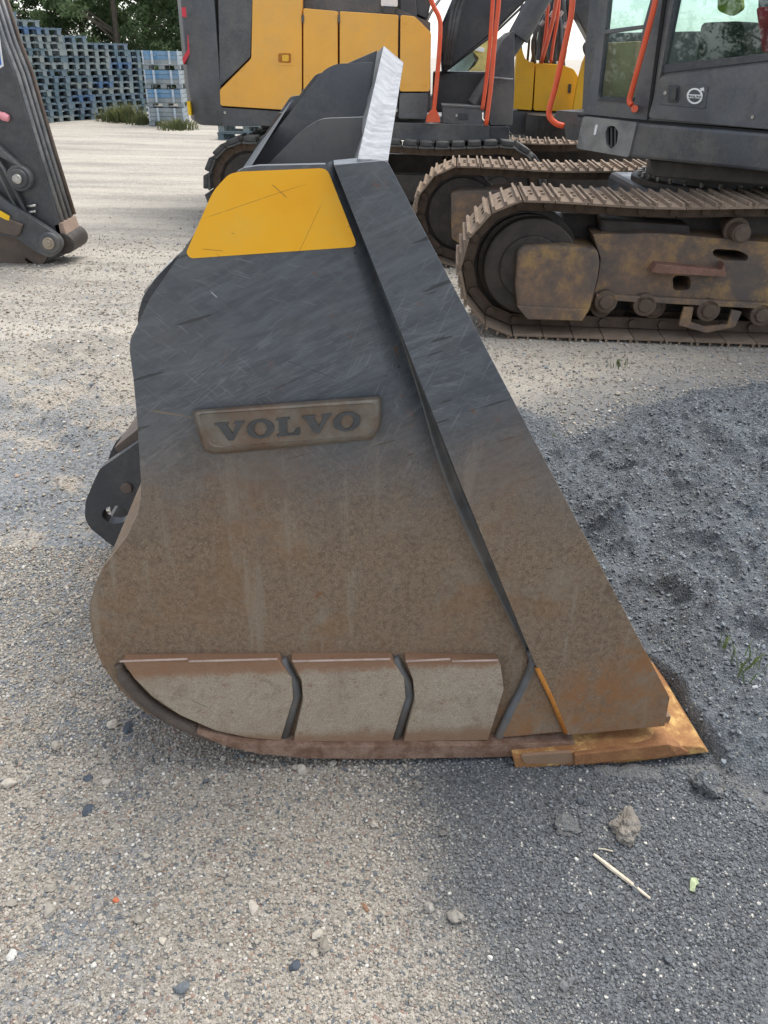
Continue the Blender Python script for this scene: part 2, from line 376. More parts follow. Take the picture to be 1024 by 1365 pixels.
def grid_mesh(name, X, Y, Z, mat, keep=None):
    ny, nx = X.shape; me = bpy.data.meshes.new(name)
    idx = np.arange(nx*ny).reshape(ny, nx)
    q = np.stack([idx[:-1, :-1], idx[:-1, 1:], idx[1:, 1:], idx[1:, :-1]], -1).reshape(-1, 4)
    if keep is not None:
        k = (keep[:-1, :-1] | keep[:-1, 1:] | keep[1:, 1:] | keep[1:, :-1]).reshape(-1); q = q[k]
        used = np.unique(q); rem = -np.ones(nx*ny, int); rem[used] = np.arange(len(used)); q = rem[q]
        co = np.stack([X, Y, Z], -1).reshape(-1, 3)[used]
    else: co = np.stack([X, Y, Z], -1).reshape(-1, 3)
    me.vertices.add(len(co)); me.vertices.foreach_set('co', co.astype(np.float32).ravel())
    me.loops.add(q.size); me.loops.foreach_set('vertex_index', q.ravel().astype(np.int32))
    me.polygons.add(len(q)); me.polygons.foreach_set('loop_start', np.arange(0, q.size, 4, dtype=np.int32))
    me.update(calc_edges=True); me.validate()
    for p in (me.polygons,): p.foreach_set('use_smooth', np.ones(len(q), bool))
    me.materials.append(mat); o = bpy.data.objects.new(name, me); COL.objects.link(o); return o
def ground_mat():
    m = Mat('gravel_ground'); X, Y, Z = m.sep()
    v1 = m.voro(115); v2 = m.voro(240); v3 = m.voro(40)
    bw = lambda c: m.sep(co=c)[0]
    c = m.mix(m.rng(bw(v1), 0, 1), (.26, .225, .18), (.52, .465, .385))
    c = m.mix(.5, c, m.mix(bw(v2), (.24, .22, .19), (.60, .56, .49)))
    c = m.mix(m.math('MULTIPLY', m.rng(m.sep(co=v1)[1], .86, .88), .8), c, (.10, .12, .135))
    c = m.mix(m.math('MULTIPLY', m.rng(m.sep(co=v1)[2], .93, .95), .6), c, (.30, .17, .12))
    # blue-grey crushed asphalt patches, left and middle distance
    p = m.noise(1.1, 7, .72); p2 = m.noise(5, 6, .75)
    ypt = m.noise(1.7, 6, .7, co=m.map((1, 1, 1), (0, 0, 2.1)))
    c = m.mix(m.math('MULTIPLY', m.rng(ypt, .52, .68), .45), c, (.50, .43, .29))
    pl = m.math('MULTIPLY', m.rng(m.math('ADD', p, m.math('MULTIPLY', p2, .5)), .70, .80), m.rng(X, -.2, -.8))
    pl = m.math('MULTIPLY', pl, m.rng(Y, 8.0, 5.0))
    c = m.mix(m.math('MULTIPLY', pl, .75), c, m.mix(bw(v1), (.09, .11, .13), (.27, .30, .33)))
    # pale sandy ground farther out
    far = m.rng(m.math('ADD', Y, m.math('MULTIPLY', p2, 2.4)), 4.6, 6.6)
    fg = m.noise(55, 6, .9, co=m.map((1, .3, 1))); fg2 = m.noise(16, 6, .9, co=m.map((1, .4, 1)))
    v4 = m.voro(22); fn = m.noise(24, 9, .85)
    fc = m.mix(m.rng(fn, .3, .7), (.34, .31, .265), (.57, .525, .45))
    fc = m.mix(m.math('MULTIPLY', bw(v4), .35), fc, (.27, .25, .23))
    fc = m.mix(m.math('MULTIPLY', m.rng(m.noise(5, 9, .85), .5, .62), .45), fc, (.26, .24, .21))
    st = m.noise(1.0, 7, .7, co=m.map((.25, 1.8, 1), (0, 0, R(3))))
    fc = m.mix(m.math('MULTIPLY', m.rng(st, .46, .64), .6), fc, (.61, .555, .46))
    fc = m.mix(m.math('MULTIPLY', m.rng(st, .50, .36), .5), fc, (.22, .21, .19))
    c = m.mix(m.math('MULTIPLY', far, .85), c, fc)
    c = m.mix(m.math('MULTIPLY', m.math('MULTIPLY', far, m.rng(fg, .54, .62)), .55), c, (.17, .155, .14))
    c = m.mix(m.math('MULTIPLY', m.math('MULTIPLY', far, m.rng(fg, .46, .38)), .45), c, (.72, .67, .57))
    c = m.mix(m.math('MULTIPLY', m.math('MULTIPLY', far, m.rng(fg2, .54, .66)), .4), c, (.24, .22, .20))
    # dark grit spilt from the heap, lower right
    d = m.math('ADD', m.math('SUBTRACT', X, m.math('MULTIPLY', m.rng(Y, .8, 1.6), -.16)), m.math('MULTIPLY', m.math('ADD', p2, p), .28))
    ex = m.math('POWER', m.math('DIVIDE', m.math('SUBTRACT', X, 2.35), 1.9), 2.0); ey = m.math('POWER', m.math('DIVIDE', m.math('SUBTRACT', Y, 2.7), 1.78), 2.0)
    rim = m.math('ADD', m.math('ADD', ex, ey), m.math('MULTIPLY', m.math('ADD', p, p2), .5))
    c = m.mix(m.math('MULTIPLY', m.rng(rim, 2.1, 1.45), .8), c, m.mix(bw(v2), (.10, .105, .11), (.22, .23, .235)))
    dk = m.math('MULTIPLY', m.rng(d, .30, .62), m.rng(m.math('ADD', Y, m.math('MULTIPLY', p2, .8)), 4.0, 3.3))
    gr = m.mix(bw(v2), (.060, .066, .073), (.16, .172, .184))
    gr = m.mix(m.rng(m.sep(co=v2)[1], .95, .97), gr, (.45, .44, .40))
    c = m.mix(m.math('MULTIPLY', dk, .93), c, gr)
    hh = m.math('ADD', m.math('ADD', m.voro(115, out='Distance'), m.math('MULTIPLY', m.voro(240, out='Distance'), .5)), m.math('MULTIPLY', m.noise(30, 5), .8))
    m.bump(m.math('MULTIPLY', hh, -1.0), .9, .006)
    return m.fin(c, .92, 0, .25)
M_GROUND = ground_mat()
g = grid_mesh('ground', GX, GY, GZ, M_GROUND); g['kind'] = 'structure'

# heap of dark crushed asphalt to the right of the bucket
def heap_h(x, y):
    r = ((x-2.35)/1.85)**2 + ((y-2.70)/1.72)**2 + .5*fbm(x+9, y, 1.3, 4)
    m = sstep(1.20, .25, r); xe = x-(.862-.074*(y-1.6)-.17*sstep(1.72, 2.3, y)); s_ = sstep(-.006, .014, xe+.03*fbm(x, y*1.0, 7, 3))
    l = fbm(x, y, 3.2, 5); q = np.abs(fbm(x+2, y+4, 6.0, 4))
    m = np.maximum(m, .26*sstep(.55, .0, xe)*sstep(1.42, 1.70, y)*sstep(4.25, 3.6, y))
    h = .21*m*(.75+l*1.2) + .05*sstep(.0, .35, m)*(1-m) + .10*m**.5*(q-.06)*(y > 0) + .055*m**.5*fbm(x, y, 13, 4)
    lump = .05*sstep(.14, .30, fbm(x+31, y+7, 5.5, 3))*m**.5 + .022*sstep(.1, .25, fbm(x+3, y+17, 16, 3))*m**.5
    return (h+lump)*np.where((y > 1.55) & (y < 4.5), s_, 1.0) - .018
hx = np.linspace(.55, 4.3, 420); hy = np.linspace(1.05, 4.7, 420); HX, HY = np.meshgrid(hx, hy)
HZ = heap_h(HX, HY)
def heap_mat():
    m = Mat('dark_crushed_asphalt'); v = m.voro(170); v2 = m.voro(90); X, Y, Z = m.sep(); bw = lambda c: m.sep(co=c)[0]
    c = m.mix(bw(v), (.10, .115, .128), (.25, .275, .30)); c = m.mix(.35, c, m.mix(bw(v2), (.05, .055, .06), (.22, .235, .25)))
    c = m.mix(m.rng(m.sep(co=v)[1], .965, .98), c, (.38, .37, .33))
    n = m.noise(2.4, 7, .75); c = m.mix(m.math('MULTIPLY', m.rng(n, .50, .68), .55), c, (.085, .078, .068))
    c = m.mix(m.math('MULTIPLY', m.rng(m.math('ADD', Z, m.math('MULTIPLY', n, .03)), .055, .0), .6), c, (.30, .28, .25))
    m.bump(m.math('ADD', m.math('MULTIPLY', m.voro(170, out='Distance'), -1), m.math('MULTIPLY', m.noise(45, 6, .8), 1.5)), 1.0, .008)
    return m.fin(c, .9, 0, .25)
M_HEAP = heap_mat()
M_LUMP = rust_mat('dry_brown_grit_crust', (.20, .18, .155), (.30, .27, .23), (.12, .11, .10), 22, .95)
heap = grid_mesh('sand_heap', HX, HY, HZ+gh(HX, HY), M_HEAP, keep=HZ > -.012)
ident(heap, 'low spread heap of dark grey crushed grit beside the cutting edge', 'sand heap')

# gravel: loose stones as instances
def stones_stuff(name, n, area, size, cols, label, cat, hfun, seed, mask=None, sink=.25):
    rs = np.random.RandomState(seed)
    pts = area(rs, n)
    if mask is not None: pts = pts[mask(pts, rs)]
    x, y = pts[:, 0], pts[:, 1]; n = len(pts)
    sc = size(rs, n, y); z = hfun(x, y)+sc*sink
    me = bpy.data.meshes.new(name); me.vertices.add(n); me.vertices.foreach_set('co', np.stack([x, y, z], 1).astype(np.float32).ravel())
    a = me.attributes.new('sc', 'FLOAT_VECTOR', 'POINT'); q = sc[:, None]*np.stack([rs.uniform(.7, 1.3, n), rs.uniform(.7, 1.2, n), rs.uniform(.45, .85, n)], 1); a.data.foreach_set('vector', q.astype(np.float32).ravel())
    a = me.attributes.new('rot', 'FLOAT_VECTOR', 'POINT'); q = rs.uniform(-.5, .5, (n, 3)); q[:, 2] = rs.uniform(0, 6.28, n); a.data.foreach_set('vector', q.astype(np.float32).ravel())
    a = me.attributes.new('vi', 'INT', 'POINT'); a.data.foreach_set('value', rs.randint(0, 4, n).astype(np.int32))
    a = me.attributes.new('pcol', 'FLOAT_VECTOR', 'POINT'); c = cols(rs, n, x, y); a.data.foreach_set('vector', c.astype(np.float32).ravel())
    me.update()
    o = bpy.data.objects.new(name, me); COL.objects.link(o)
    m = Mat(name+'_stone'); at_ = m.n('ShaderNodeAttribute', attribute_type='INSTANCER', attribute_name='pcol')
    nn = m.noise(3, 4); c = m.mix(m.rng(nn, .2, .8, 0, .35), at_.outputs['Vector'], (.12, .11, .10))
    m.fin(c, .85, 0, .3)
    ng = bpy.data.node_groups.new(name+'_nodes', 'GeometryNodeTree'); ng.interface.new_socket('Geometry', in_out='INPUT', socket_type='NodeSocketGeometry'); ng.interface.new_socket('Geometry', in_out='OUTPUT', socket_type='NodeSocketGeometry')
    N = ng.nodes; L = ng.links; gi = N.new('NodeGroupInput'); go = N.new('NodeGroupOutput')
    g2i = N.new('GeometryNodeGeometryToInstance')
    for k in range(4):
        ic = N.new('GeometryNodeMeshIcoSphere'); ic.inputs['Radius'].default_value = .5; ic.inputs['Subdivisions'].default_value = 2
        ps = N.new('GeometryNodeInputPosition'); nz = N.new('ShaderNodeTexNoise'); nz.inputs['Scale'].default_value = 1.3; nz.inputs['Detail'].default_value = 2
        ad = N.new('ShaderNodeVectorMath'); ad.operation = 'ADD'; ad.inputs[1].default_value = (k*7.1, k*3.3, 0); L.new(ps.outputs[0], ad.inputs[0]); L.new(ad.outputs[0], nz.inputs['Vector'])
        sb = N.new('ShaderNodeVectorMath'); sb.operation = 'SUBTRACT'; sb.inputs[1].default_value = (.5, .5, .5); L.new(nz.outputs['Color'], sb.inputs[0])
        ms = N.new('ShaderNodeVectorMath'); ms.operation = 'SCALE'; ms.inputs['Scale'].default_value = 1.1; L.new(sb.outputs[0], ms.inputs[0])
        sp_ = N.new('GeometryNodeSetPosition'); L.new(ic.outputs[0], sp_.inputs[0]); L.new(ms.outputs[0], sp_.inputs['Offset'])
        L.new(sp_.outputs[0], g2i.inputs[0])
    m2p = N.new('GeometryNodeMeshToPoints'); L.new(gi.outputs[0], m2p.inputs[0])
    io = N.new('GeometryNodeInstanceOnPoints'); L.new(m2p.outputs[0], io.inputs['Points']); L.new(g2i.outputs[0], io.inputs['Instance']); io.inputs['Pick Instance'].default_value = True
    def attr(nm, ty):
        a_ = N.new('GeometryNodeInputNamedAttribute'); a_.data_type = ty; a_.inputs[0].default_value = nm; return a_.outputs[0]
    L.new(attr('vi', 'INT'), io.inputs['Instance Index']); L.new(attr('sc', 'FLOAT_VECTOR'), io.inputs['Scale'])
    e2 = N.new('FunctionNodeEulerToRotation'); L.new(attr('rot', 'FLOAT_VECTOR'), e2.inputs[0]); L.new(e2.outputs[0], io.inputs['Rotation'])
    sm = N.new('GeometryNodeSetMaterial'); sm.inputs['Material'].default_value = m.m; L.new(io.outputs[0], sm.inputs[0]); L.new(sm.outputs[0], go.inputs[0])
    md = o.modifiers.new('scatter', 'NODES'); md.node_group = ng
    me.materials.append(m.m)
    return ident(o, label, cat, kind='stuff')
def wedge(y0, y1, p=1.0, right=.62, left=.62):
    def f(rs, n):
        y = y0+(y1-y0)*rs.rand(n)**p; x = rs.uniform(-1, 1, n)*(y*.56+.22); return np.stack([x, y], 1)
    return f
def darkmask(x, y):
    n = fbm(x, y, 1.1, 4)+fbm(x, y, 5, 3)
    return sstep(.04, .42, x+.16*sstep(.8, 1.6, y)+.32*n)*sstep(3.9, 3.2, y+fbm(x+4, y, 3, 3))
def notbucket(p, rs): return ~((p[:, 0] > -.66) & (p[:, 0] < .86) & (p[:, 1] > 1.7) & (p[:, 1] < 4.4))
def gcols(rs, n, x, y):
    base = np.array([.46, .415, .345]); v = rs.uniform(.62, 1.3, n)[:, None]; c = base*v
    k = rs.rand(n)
    q_ = k < .10
    c[q_] = np.array([.17, .19, .205])*rs.uniform(.6, 1.3, (int(q_.sum()), 1))*(1+.22*np.clip(y[q_]-1.5, 0, 4))[:, None]
    c[(k > .16) & (k < .195)] = np.array([.40, .29, .22])*rs.uniform(.7, 1.2, (int(((k > .16) & (k < .195)).sum()), 1))
    c[k > .965] = np.array([.72, .69, .62])
    d = darkmask(x, y)[:, None]; dk = np.array([.125, .136, .146])*rs.uniform(.5, 1.6, (n, 1)); dk[rs.rand(n) > .985] = (.6, .58, .52)
    return np.clip(c*(1-d)+dk*d, .01, .9)
stones_stuff('gravel', 130000, wedge(.62, 2.6, .8), lambda rs, n, y: (.0024+.0052*rs.rand(n)**2.2)*(1+.18*(y-1)), gcols,
             'fine loose gravel of mixed beige and grey stones over the yard', 'gravel', gh, 11, notbucket)
stones_stuff('gravel', 70000, wedge(2.2, 10.5, .9), lambda rs, n, y: (.0045+.009*rs.rand(n)**2.6)*(.8+.10*y), gcols,
             'pale gravel spread farther out across the yard', 'gravel', gh, 12, lambda p, rs: notbucket(p, rs) & (rs.rand(len(p)) > sstep(4.5, 10, p[:, 1]+1.5*fbm(p[:, 0], p[:, 1], .8, 3))))
stones_stuff('gravel', 800, wedge(.62, 6.0, .9), lambda rs, n, y: (.010+.020*rs.rand(n)**3), gcols,
             'coarser pebbles scattered over the yard', 'gravel', gh, 13, lambda p, rs: notbucket(p, rs) & (rs.rand(len(p)) > .75*darkmask(p[:, 0], p[:, 1])))
def harea(rs, n): return np.stack([rs.uniform(.68, 3.4, n), rs.uniform(1.2, 4.75, n)], 1)
hfun = lambda x, y: np.maximum(heap_h(x, y), 0)+gh(x, y)
stones_stuff('heap_grit', 50000, harea, lambda rs, n, y: .0035+.010*rs.rand(n)**3, 
             lambda rs, n, x, y: np.array([.18, .20, .215])*rs.uniform(.5, 1.5, (n, 1)) + (rs.rand(n, 1) > .985)*.3,
             'loose dark crushed grit on the grey heap', 'grit', hfun, 14, lambda p, rs: heap_h(p[:, 0], p[:, 1]) > -.008-.012*rs.rand(len(p))**2*(p[:, 0] > .9-.074*(p[:, 1]-1.6)))

# ------------------------------------------------------------------ loader bucket
BY = 1.548
B0 = Plane(0, BY, 4.2)
bk = thing('loader_bucket', 'large grey wheel loader bucket standing on its floor, yellow sticker and rusty edge', 'loader bucket', (0, BY, 0))
Wd = 2.85; YB = .035                                    # width; side plate lies behind the front strip
side_px = [(316,229),(325,224),(345,221),(440,218.5),(500,215),(517,214),(540,250),(893,930),(886,966),(762,984),(762,996),(330,996),(285,988),(240,973),(195,950),(160,920),(137,888),(125,855),(119,820),(121,800),(127,778),(137,757),(170,715),(184,685),(188,662),(188,640),(183,560),(178,505),(173,468),(174,452),(200,398),(250,325)]
S_e = [(445,220),(500,353),(545,470),(580,558),(612,640),(665,765),(712,882)]
L_e = [(434,219),(468,345),(496,455),(521,540),(551,620),(614,752),(702,884)]
base_px = [p for p in side_px if p not in ((500,215),(517,214),(540,250),(893,930),(886,966),(440,218.5))]
q_ = base_px.index((345,221)); base_px = base_px[:q_+1]+L_e+[(716,884),(762,984)]+base_px[q_+2:]
Lw = smoothpath(at(B0, L_e, YB), 6); bw_ = []
for p in base_px:
    if p in L_e:
        if p == L_e[0]: bw_ += Lw
    else: bw_.append(B0.at(p[0], p[1], YB))
m = MB(); m.prism(bw_, B0.n*.022); m.build('side_plate', M_BUCKET, bk)
# the plate is pressed in along the cutter: a smooth hollow
m = MB(); rows = []; n1_ = 10
Sp = smoothpath(at(B0, S_e, 0), 6); Lp = smoothpath(at(B0, L_e, YB), 6)
vs = []
for r_i, (a, b) in enumerate(zip(Lp, Sp)):
    k_ = math.sin(math.pi*(.14+.82*r_i/(len(Sp)-1)))
    for c_i in range(n1_+1):
        u = c_i/n1_; d = YB*u+(.034*k_+.004)*(u**1.7)*(1 if u < .8 else 1-.25*((u-.8)/.2)**2)
        q_ = a.lerp(b, u); vs.append(B0.at(512, 600, 0)*0+q_+B0.n*d)
fs = [(r*(n1_+1)+c, r*(n1_+1)+c+1, (r+1)*(n1_+1)+c+1, (r+1)*(n1_+1)+c) for r in range(len(Sp)-1) for c in range(n1_)]
N0 = len(vs); vs2 = vs+[v+B0.n*.02 for v in vs]
fs += [tuple(N0+q for q in reversed(f)) for f in fs]
m.add(vs2, fs); m.build('pressed_crease', M_BUCKET, bk, smooth=True)
cw = MB(); vv = [v-B0.n*.0012 for v in vs]; ks = [6, 7, 8, 9, 10]; nn5 = len(ks); R0 = 8
cv = [vv[r*(n1_+1)+k] for r in range(R0, len(Sp)) for k in ks]; nr_ = len(Sp)-R0
taper = [min(1, i_/18) for i_ in range(nr_)]
for i_ in range(nr_):
    e_ = cv[i_*nn5+4].copy()
    for k in range(nn5-1): cv[i_*nn5+k] = e_.lerp(cv[i_*nn5+k], taper[i_]*.999+.001)
cw.add(cv, [(r*nn5+k, r*nn5+k+1, (r+1)*nn5+k+1, (r+1)*nn5+k) for r in range(nr_-1) for k in range(nn5-1)])
cwo = cw.build('worn_crease_edge', M_WELD, bk, smooth=True)
md_ = cwo.modifiers.new('solid', 'SOLIDIFY'); md_.thickness = .001
# front strip, thicker, with its own bevel
strip_px = rnd([(445,220),(516,213.5),(893,930),(886,968),(757,980),(712,882),(612,640),(545,470)], 7, 3, skip=(0,2,3,4,5,6,7))
slab('side_cutter', B0, strip_px, 0, .075, M_BUCKET, bk, .004)
# lower nose piece beside the strip
slab('nose_plate', B0, [(713,889),(752,976),(668,984),(694,927)], .012, .03, M_BUCKET, bk, .004)
m = MB(); m.tube(at(B0, [(716,890),(735,930),(754,976)], .002), .0065, 8); m.build('rust_seam', M_ORRUST, bk, smooth=True)
# worn grey fillet along the strip
m = MB(); m.tube(smoothpath(at(B0, [(708,868),(711,884),(697,918),(680,950),(664,984)], .024), 6), .0125, 12); m.build('weld_bead', M_WELD, bk, smooth=True)
# wear plates and beads between them
wp = [[(163,882),(372,880),(389,905),(391,932),(374,988),(330,984),(286,974),(240,954),(204,930),(178,904)],
      [(388,880),(522,879),(539,905),(541,931),(523,989),(391,989),(404,934),(402,908)],
      [(540,879),(664,881),(668,888),(672,920),(651,987),(538,989),(553,934),(551,908)]]
for w in wp: slab('wear_plate', B0, w, .008, .03, M_WEAR, bk, .0035)
for b in ([(374,878),(392,912),(394,924),(376,989)], [(524,877),(542,911),(544,924),(525,989)]):
    m = MB(); m.tube(at(B0, b, .030), .0155, 14); m.build('weld_bead', M_WELD, bk, smooth=True)
m = MB(); m.tube(smoothpath(at(B0, [(158,886),(170,908),(195,935),(232,959),(280,979),(330,988)], .028), 6), [.010]*4+[.017]*22+[.012]*5, 12); m.build('edge_weld', M_HEELD, bk, smooth=True)
for x0, x1 in ((160,250),(252,370),(390,520),(541,600),(603,664)):
    m = MB(); m.tube(at(B0, [(x0,881.5),(x1,878.5 if x1<640 else 880)], .006), .0028, 6); m.build('top_weld_seam', M_SEAMW, bk, smooth=True)
# heel bar under the side
slab('heel_bar', B0, [(262,978),(300,987),(350,993),(430,995),(640,994),(752,990),(767,992),(768,1004),(740,1007),(640,1010),(500,1012),(410,1011),(345,1005),(300,995)], -.008, .06, M_HEEL, bk, .005)
# bent shell: outer wall of the bucket
prof = [(.80,.030),(.50,.025),(-.30,.020),(-.43,.034),(-.54,.085),(-.62,.16),(-.672,.26),(-.69,.38),(-.68,.47),(-.635,.57),(-.56,.665),(-.53,.74),(-.515,.90),(-.505,1.09),(-.44,1.20),(-.275,1.395)]
def sheet(prof, y0, y1, t):
    n = len(prof); out = []
    for i in range(n):
        a = Vector(prof[max(i-1, 0)]); b = Vector(prof[min(i+1, n-1)]); d = (b-a).normalized(); out.append((prof[i][0]+d.y*t, prof[i][1]-d.x*t if False else prof[i][1]-(-d.x)*t))
    loop = list(prof)+out[::-1]
    return [(x, y0, z) for x, z in loop]
prof = [(x*.972, z*.972+.04) for x, z in prof]
lp = [(x, z) for x, _, z in sheet(prof, 0, 0, .02)]
m = MB(); m.prism([B0.loc(x, z, YB+.022) for x, z in lp], B0.n*(Wd-.11)); m.build('shell', M_BUCKET, bk, .002)
m = MB(); m.prism([p+B0.n*(Wd-YB) for p in at(B0, side_px, YB)], B0.n*-.022); m.build('far_side_plate', M_BUCKET, bk)
# spill guard rising to the middle, gussets behind it
def yz(y, z0=1.437, z1=1.625):
    t = 1-abs(y-(BY+Wd/2))/(Wd/2); return z0+(z1-z0)*t
m = MB()
for sgn in (0, 1):
    ye = BY+.012 if sgn == 0 else BY+Wd-.012; yc = 3.05
    sx = 0 if sgn == 0 else -.20
    A = [Vector((-.055+sx, ye, 1.441)), Vector((-.001+sx, ye, 1.439)), Vector((.043, yc, 1.578)), Vector((-.022, yc, 1.625))]
    m.add(A+[p+Vector((-.006, 0, -.03)) for p in A], [(0,1,2,3),(7,6,5,4),(0,4,5,1),(1,5,6,2),(3,2,6,7),(0,3,7,4)] if sgn == 0 else [(3,2,1,0),(4,5,6,7),(1,5,4,0),(2,6,5,1),(7,6,2,3),(4,7,3,0)])
m.build('spill_guard_lip', M_GUARD, bk, .002)
m = MB()
for sgn in (0, 1):
    ye = BY+.06 if sgn == 0 else BY+Wd-.06; yc = 3.05
    sx = 0 if sgn == 0 else -.20
    A = [Vector((-.060+sx, ye, 1.42)), Vector((-.026, yc, 1.60)), Vector((-.21, yc, 1.12)), Vector((-.20+sx, ye, 1.08))]
    m.add(A+[p+Vector((.02, 0, .0)) for p in A], [(0,1,2,3),(7,6,5,4),(0,4,5,1),(1,5,6,2),(3,2,6,7),(0,3,7,4)])
m.build('spill_guard', M_STEP, bk)
m = MB(); m.prism([B0.loc(-.21, 1.09, .06), B0.loc(-.19, 1.11, .06), B0.loc(-.47, 1.13, .06), B0.loc(-.49, 1.10, .06)], B0.n*(Wd-.12)); m.build('torsion_plate', M_BLACK2, bk)
def gus(Yg, px, th=.015, mat=M_DARKGREY, name='gusset'):
    return slab(name, Plane(0, Yg, 0), px, 0, th, mat, bk, .002)
gus(2.0, rnd([(484,156),(428,158),(404,172),(345,232),(330,262),(470,262),(478,230)], 10, 4, skip=(0,3,4,5,6)))
gus(2.74, rnd([(497,83),(448,85),(432,93),(326,228),(320,262),(470,262)], 9, 4, skip=(0,3,4,5)))
gus(3.04, [(503,67),(466,83),(452,92),(440,140),(470,180),(490,150)])
# back lugs for the coupler
gus(3.7, rnd([(432,96),(421,99),(340,203),(352,212),(430,110)], 4, 3), .05, M_BLACK, 'back_rib')
gus(4.1, rnd([(385,149),(369,151),(352,183),(335,222),(372,222)], 4, 3), .04, M_BROWNB, 'coupler_lug')
E1 = 2.25
ear = rnd([(200,578),(182,591),(133,625),(126,640),(114,668),(113,690),(120,704),(131,713),(158,734),(200,690)], 5, 3, skip=(0,9))
slab('coupler_ear', Plane(0, E1, 0), ear, 0, .04, M_BLACK, bk, .004, holes=[circ(154,686,18,12,18,.4)])
m = MB(); P_ = Plane(0, E1, 0).at(168, 652, -.012); m.cyl(P_, P_+Vector((0, .05, 0)), .018, 14); m.build('ear_bolt', M_BROWNB, bk, .003)
slab('coupler_ear', Plane(0, 2.62, 0), rnd([(200,553),(182,566),(155,588),(147,604),(140,628),(150,700),(200,700)], 4, 3, skip=(0,6)), 0, .04, M_BLACK, bk, .004)
m = MB(); a = Plane(0, E1, 0).at(186, 570, .05); b = Plane(0, E1, 0).at(152, 597, .05)
m.prism([a, b, b+Vector((.02, 0, -.03)), a+Vector((.02, 0, -.03))], (0, .33, 0)); m.build('ear_tie_plate', M_BROWNB, bk, .002)
m = MB(); a = Plane(0, E1, 0).at(131, 711, .02); b = Plane(0, E1, 0).at(158, 731, .02)
m.prism([a, b, b+Vector((.03, 0, .03)), a+Vector((.03, 0, .03))], (0, .34, 0)); m.build('ear_foot_plate', M_BLACK2, bk, .002)
slab('upper_hook', Plane(0, 2.2, 0), rnd([(183,434),(184,418),(190,396),(206,372),(232,345),(262,322),(290,400),(220,440)], 6, 3, skip=(6,7)), 0, .05, M_BLACK, bk, .008)
slab('upper_hook', Plane(0, 2.75, 0), rnd([(190,415),(194,394),(212,366),(238,338),(290,330),(290,400)], 6, 3, skip=(4,5)), 0, .05, M_BLACK2, bk, .008)
m = MB(); a = Plane(0, 2.2, 0).at(196, 392, .05); b = Plane(0, 2.2, 0).at(233, 350, .05)
m.tube([a, b], .012, 8); m.build('hook_edge', M_CHROME, bk, smooth=True)
# blade with bevelled tip, and the corner shroud
f_ = [B0.at(x, y, o) for x, y, o in ((690,1036,-.035),(946,1003.5,-.03),(938,996,-.028),(872,992,-.028),(684,1010,-.035))]
k_ = [(p-B0.P).dot(B0.d) for p in f_]; z_ = [p.z for p in f_]
r_ = [B0.loc(k-(.10 if k > .6 else 0), z+.0, Wd-.1) for k, z in zip(k_, z_)]
m = MB(); m.add(f_+r_, [(0,1,2,3,4),(9,8,7,6,5)]+[(i, (i+1) % 5, (i+1) % 5+5, i+5) for i in range(5)]); m.build('cutting_edge', M_EDGE, bk, .004)
m = MB(); A = [B0.at(x, y, o) for x, y, o in ((766,1021,-.046),(903,1008,-.044),(922,1004,-.036))]+[B0.loc(k_[3], z_[3]-.01, .06), B0.loc(.49, z_[3]-.01, .06)]
T_ = [B0.at(x, y, o) for x, y, o in ((765,1006,-.044),(891,991.5,-.041),(908,995,-.034))]+[B0.at(887,970,.03), B0.at(762,984,.03)]
m.add(A+T_, [(4,3,2,1,0),(5,6,7,8,9)]+[(i, (i+1) % 5, (i+1) % 5+5, i+5) for i in range(5)]); m.build('corner_shroud', M_SHROUD, bk, .004)
slab('worn_patch', B0, rnd([(694,1008),(762,1003),(766,1016),(752,1018),(700,1018)], 3, 3), -.037, .01, M_WEAR, bk, .002)
# sticker
stk = rnd([(313,228),(434,223.5),(478,328),(470,332),(258,345),(247,330),(286,254)], 9, 4)
stk = rnd([(304,233),(318,229),(436,224),(477,329),(254,344.5),(248,337),(284,255)], 10, 4)
slab('reflective_sticker', B0, stk, YB-.0018, .0018, M_YST, bk)
# cast badge with the raised word
bd = rnd([(255,547),(509,527),(509,566),(498,586),(290,606),(272,602)], 6, 4)
cx_, cy_ = 384, 567
def bloop(inx, iny, off): return [B0.at(x+(cx_-x)/125*inx, y+(cy_-y)/34*iny, off) for x, y in bd]
lv = [bloop(0, 0, YB+.004), bloop(0, 0, YB-.012), bloop(1.2, 1.5, YB-.020), bloop(4, 4.5, YB-.027), bloop(9, 8, YB-.029), bloop(11, 9.5, YB-.0265)]
m = MB(); nb_ = len(bd); m.add([p for l in lv for p in l], [(r*nb_+i, r*nb_+(i+1) % nb_, (r+1)*nb_+(i+1) % nb_, (r+1)*nb_+i) for r in range(len(lv)-1) for i in range(nb_)]+[tuple((len(lv)-1)*nb_+i for i in range(nb_)), tuple(reversed(range(nb_)))])
badge = m.build('badge', M_BADGE, bk, smooth='auto')
GL = {'V': ([(0,1),(.5,1),(.5,.9),(.41,.9),(.62,.36),(.80,.9),(.70,.9),(.70,1),(1.08,1),(1.08,.9),(1.0,.9),(.64,0),(.47,0),(.09,.9),(0,.9)], [], 1.10),
      'L': ([(0,1),(.5,1),(.5,.9),(.4,.9),(.4,.11),(.62,.11),(.75,.38),(.86,.38),(.86,0),(0,0),(0,.1),(.1,.1),(.1,.9),(0,.9)], [], .90),
      'O': ([(.5+.5*math.cos(a*math.pi/12), .5+.52*math.sin(a*math.pi/12)) for a in range(24)], [(.5+.235*math.cos(a*math.pi/12), .5+.40*math.sin(a*math.pi/12)) for a in range(24)], 1.04)}
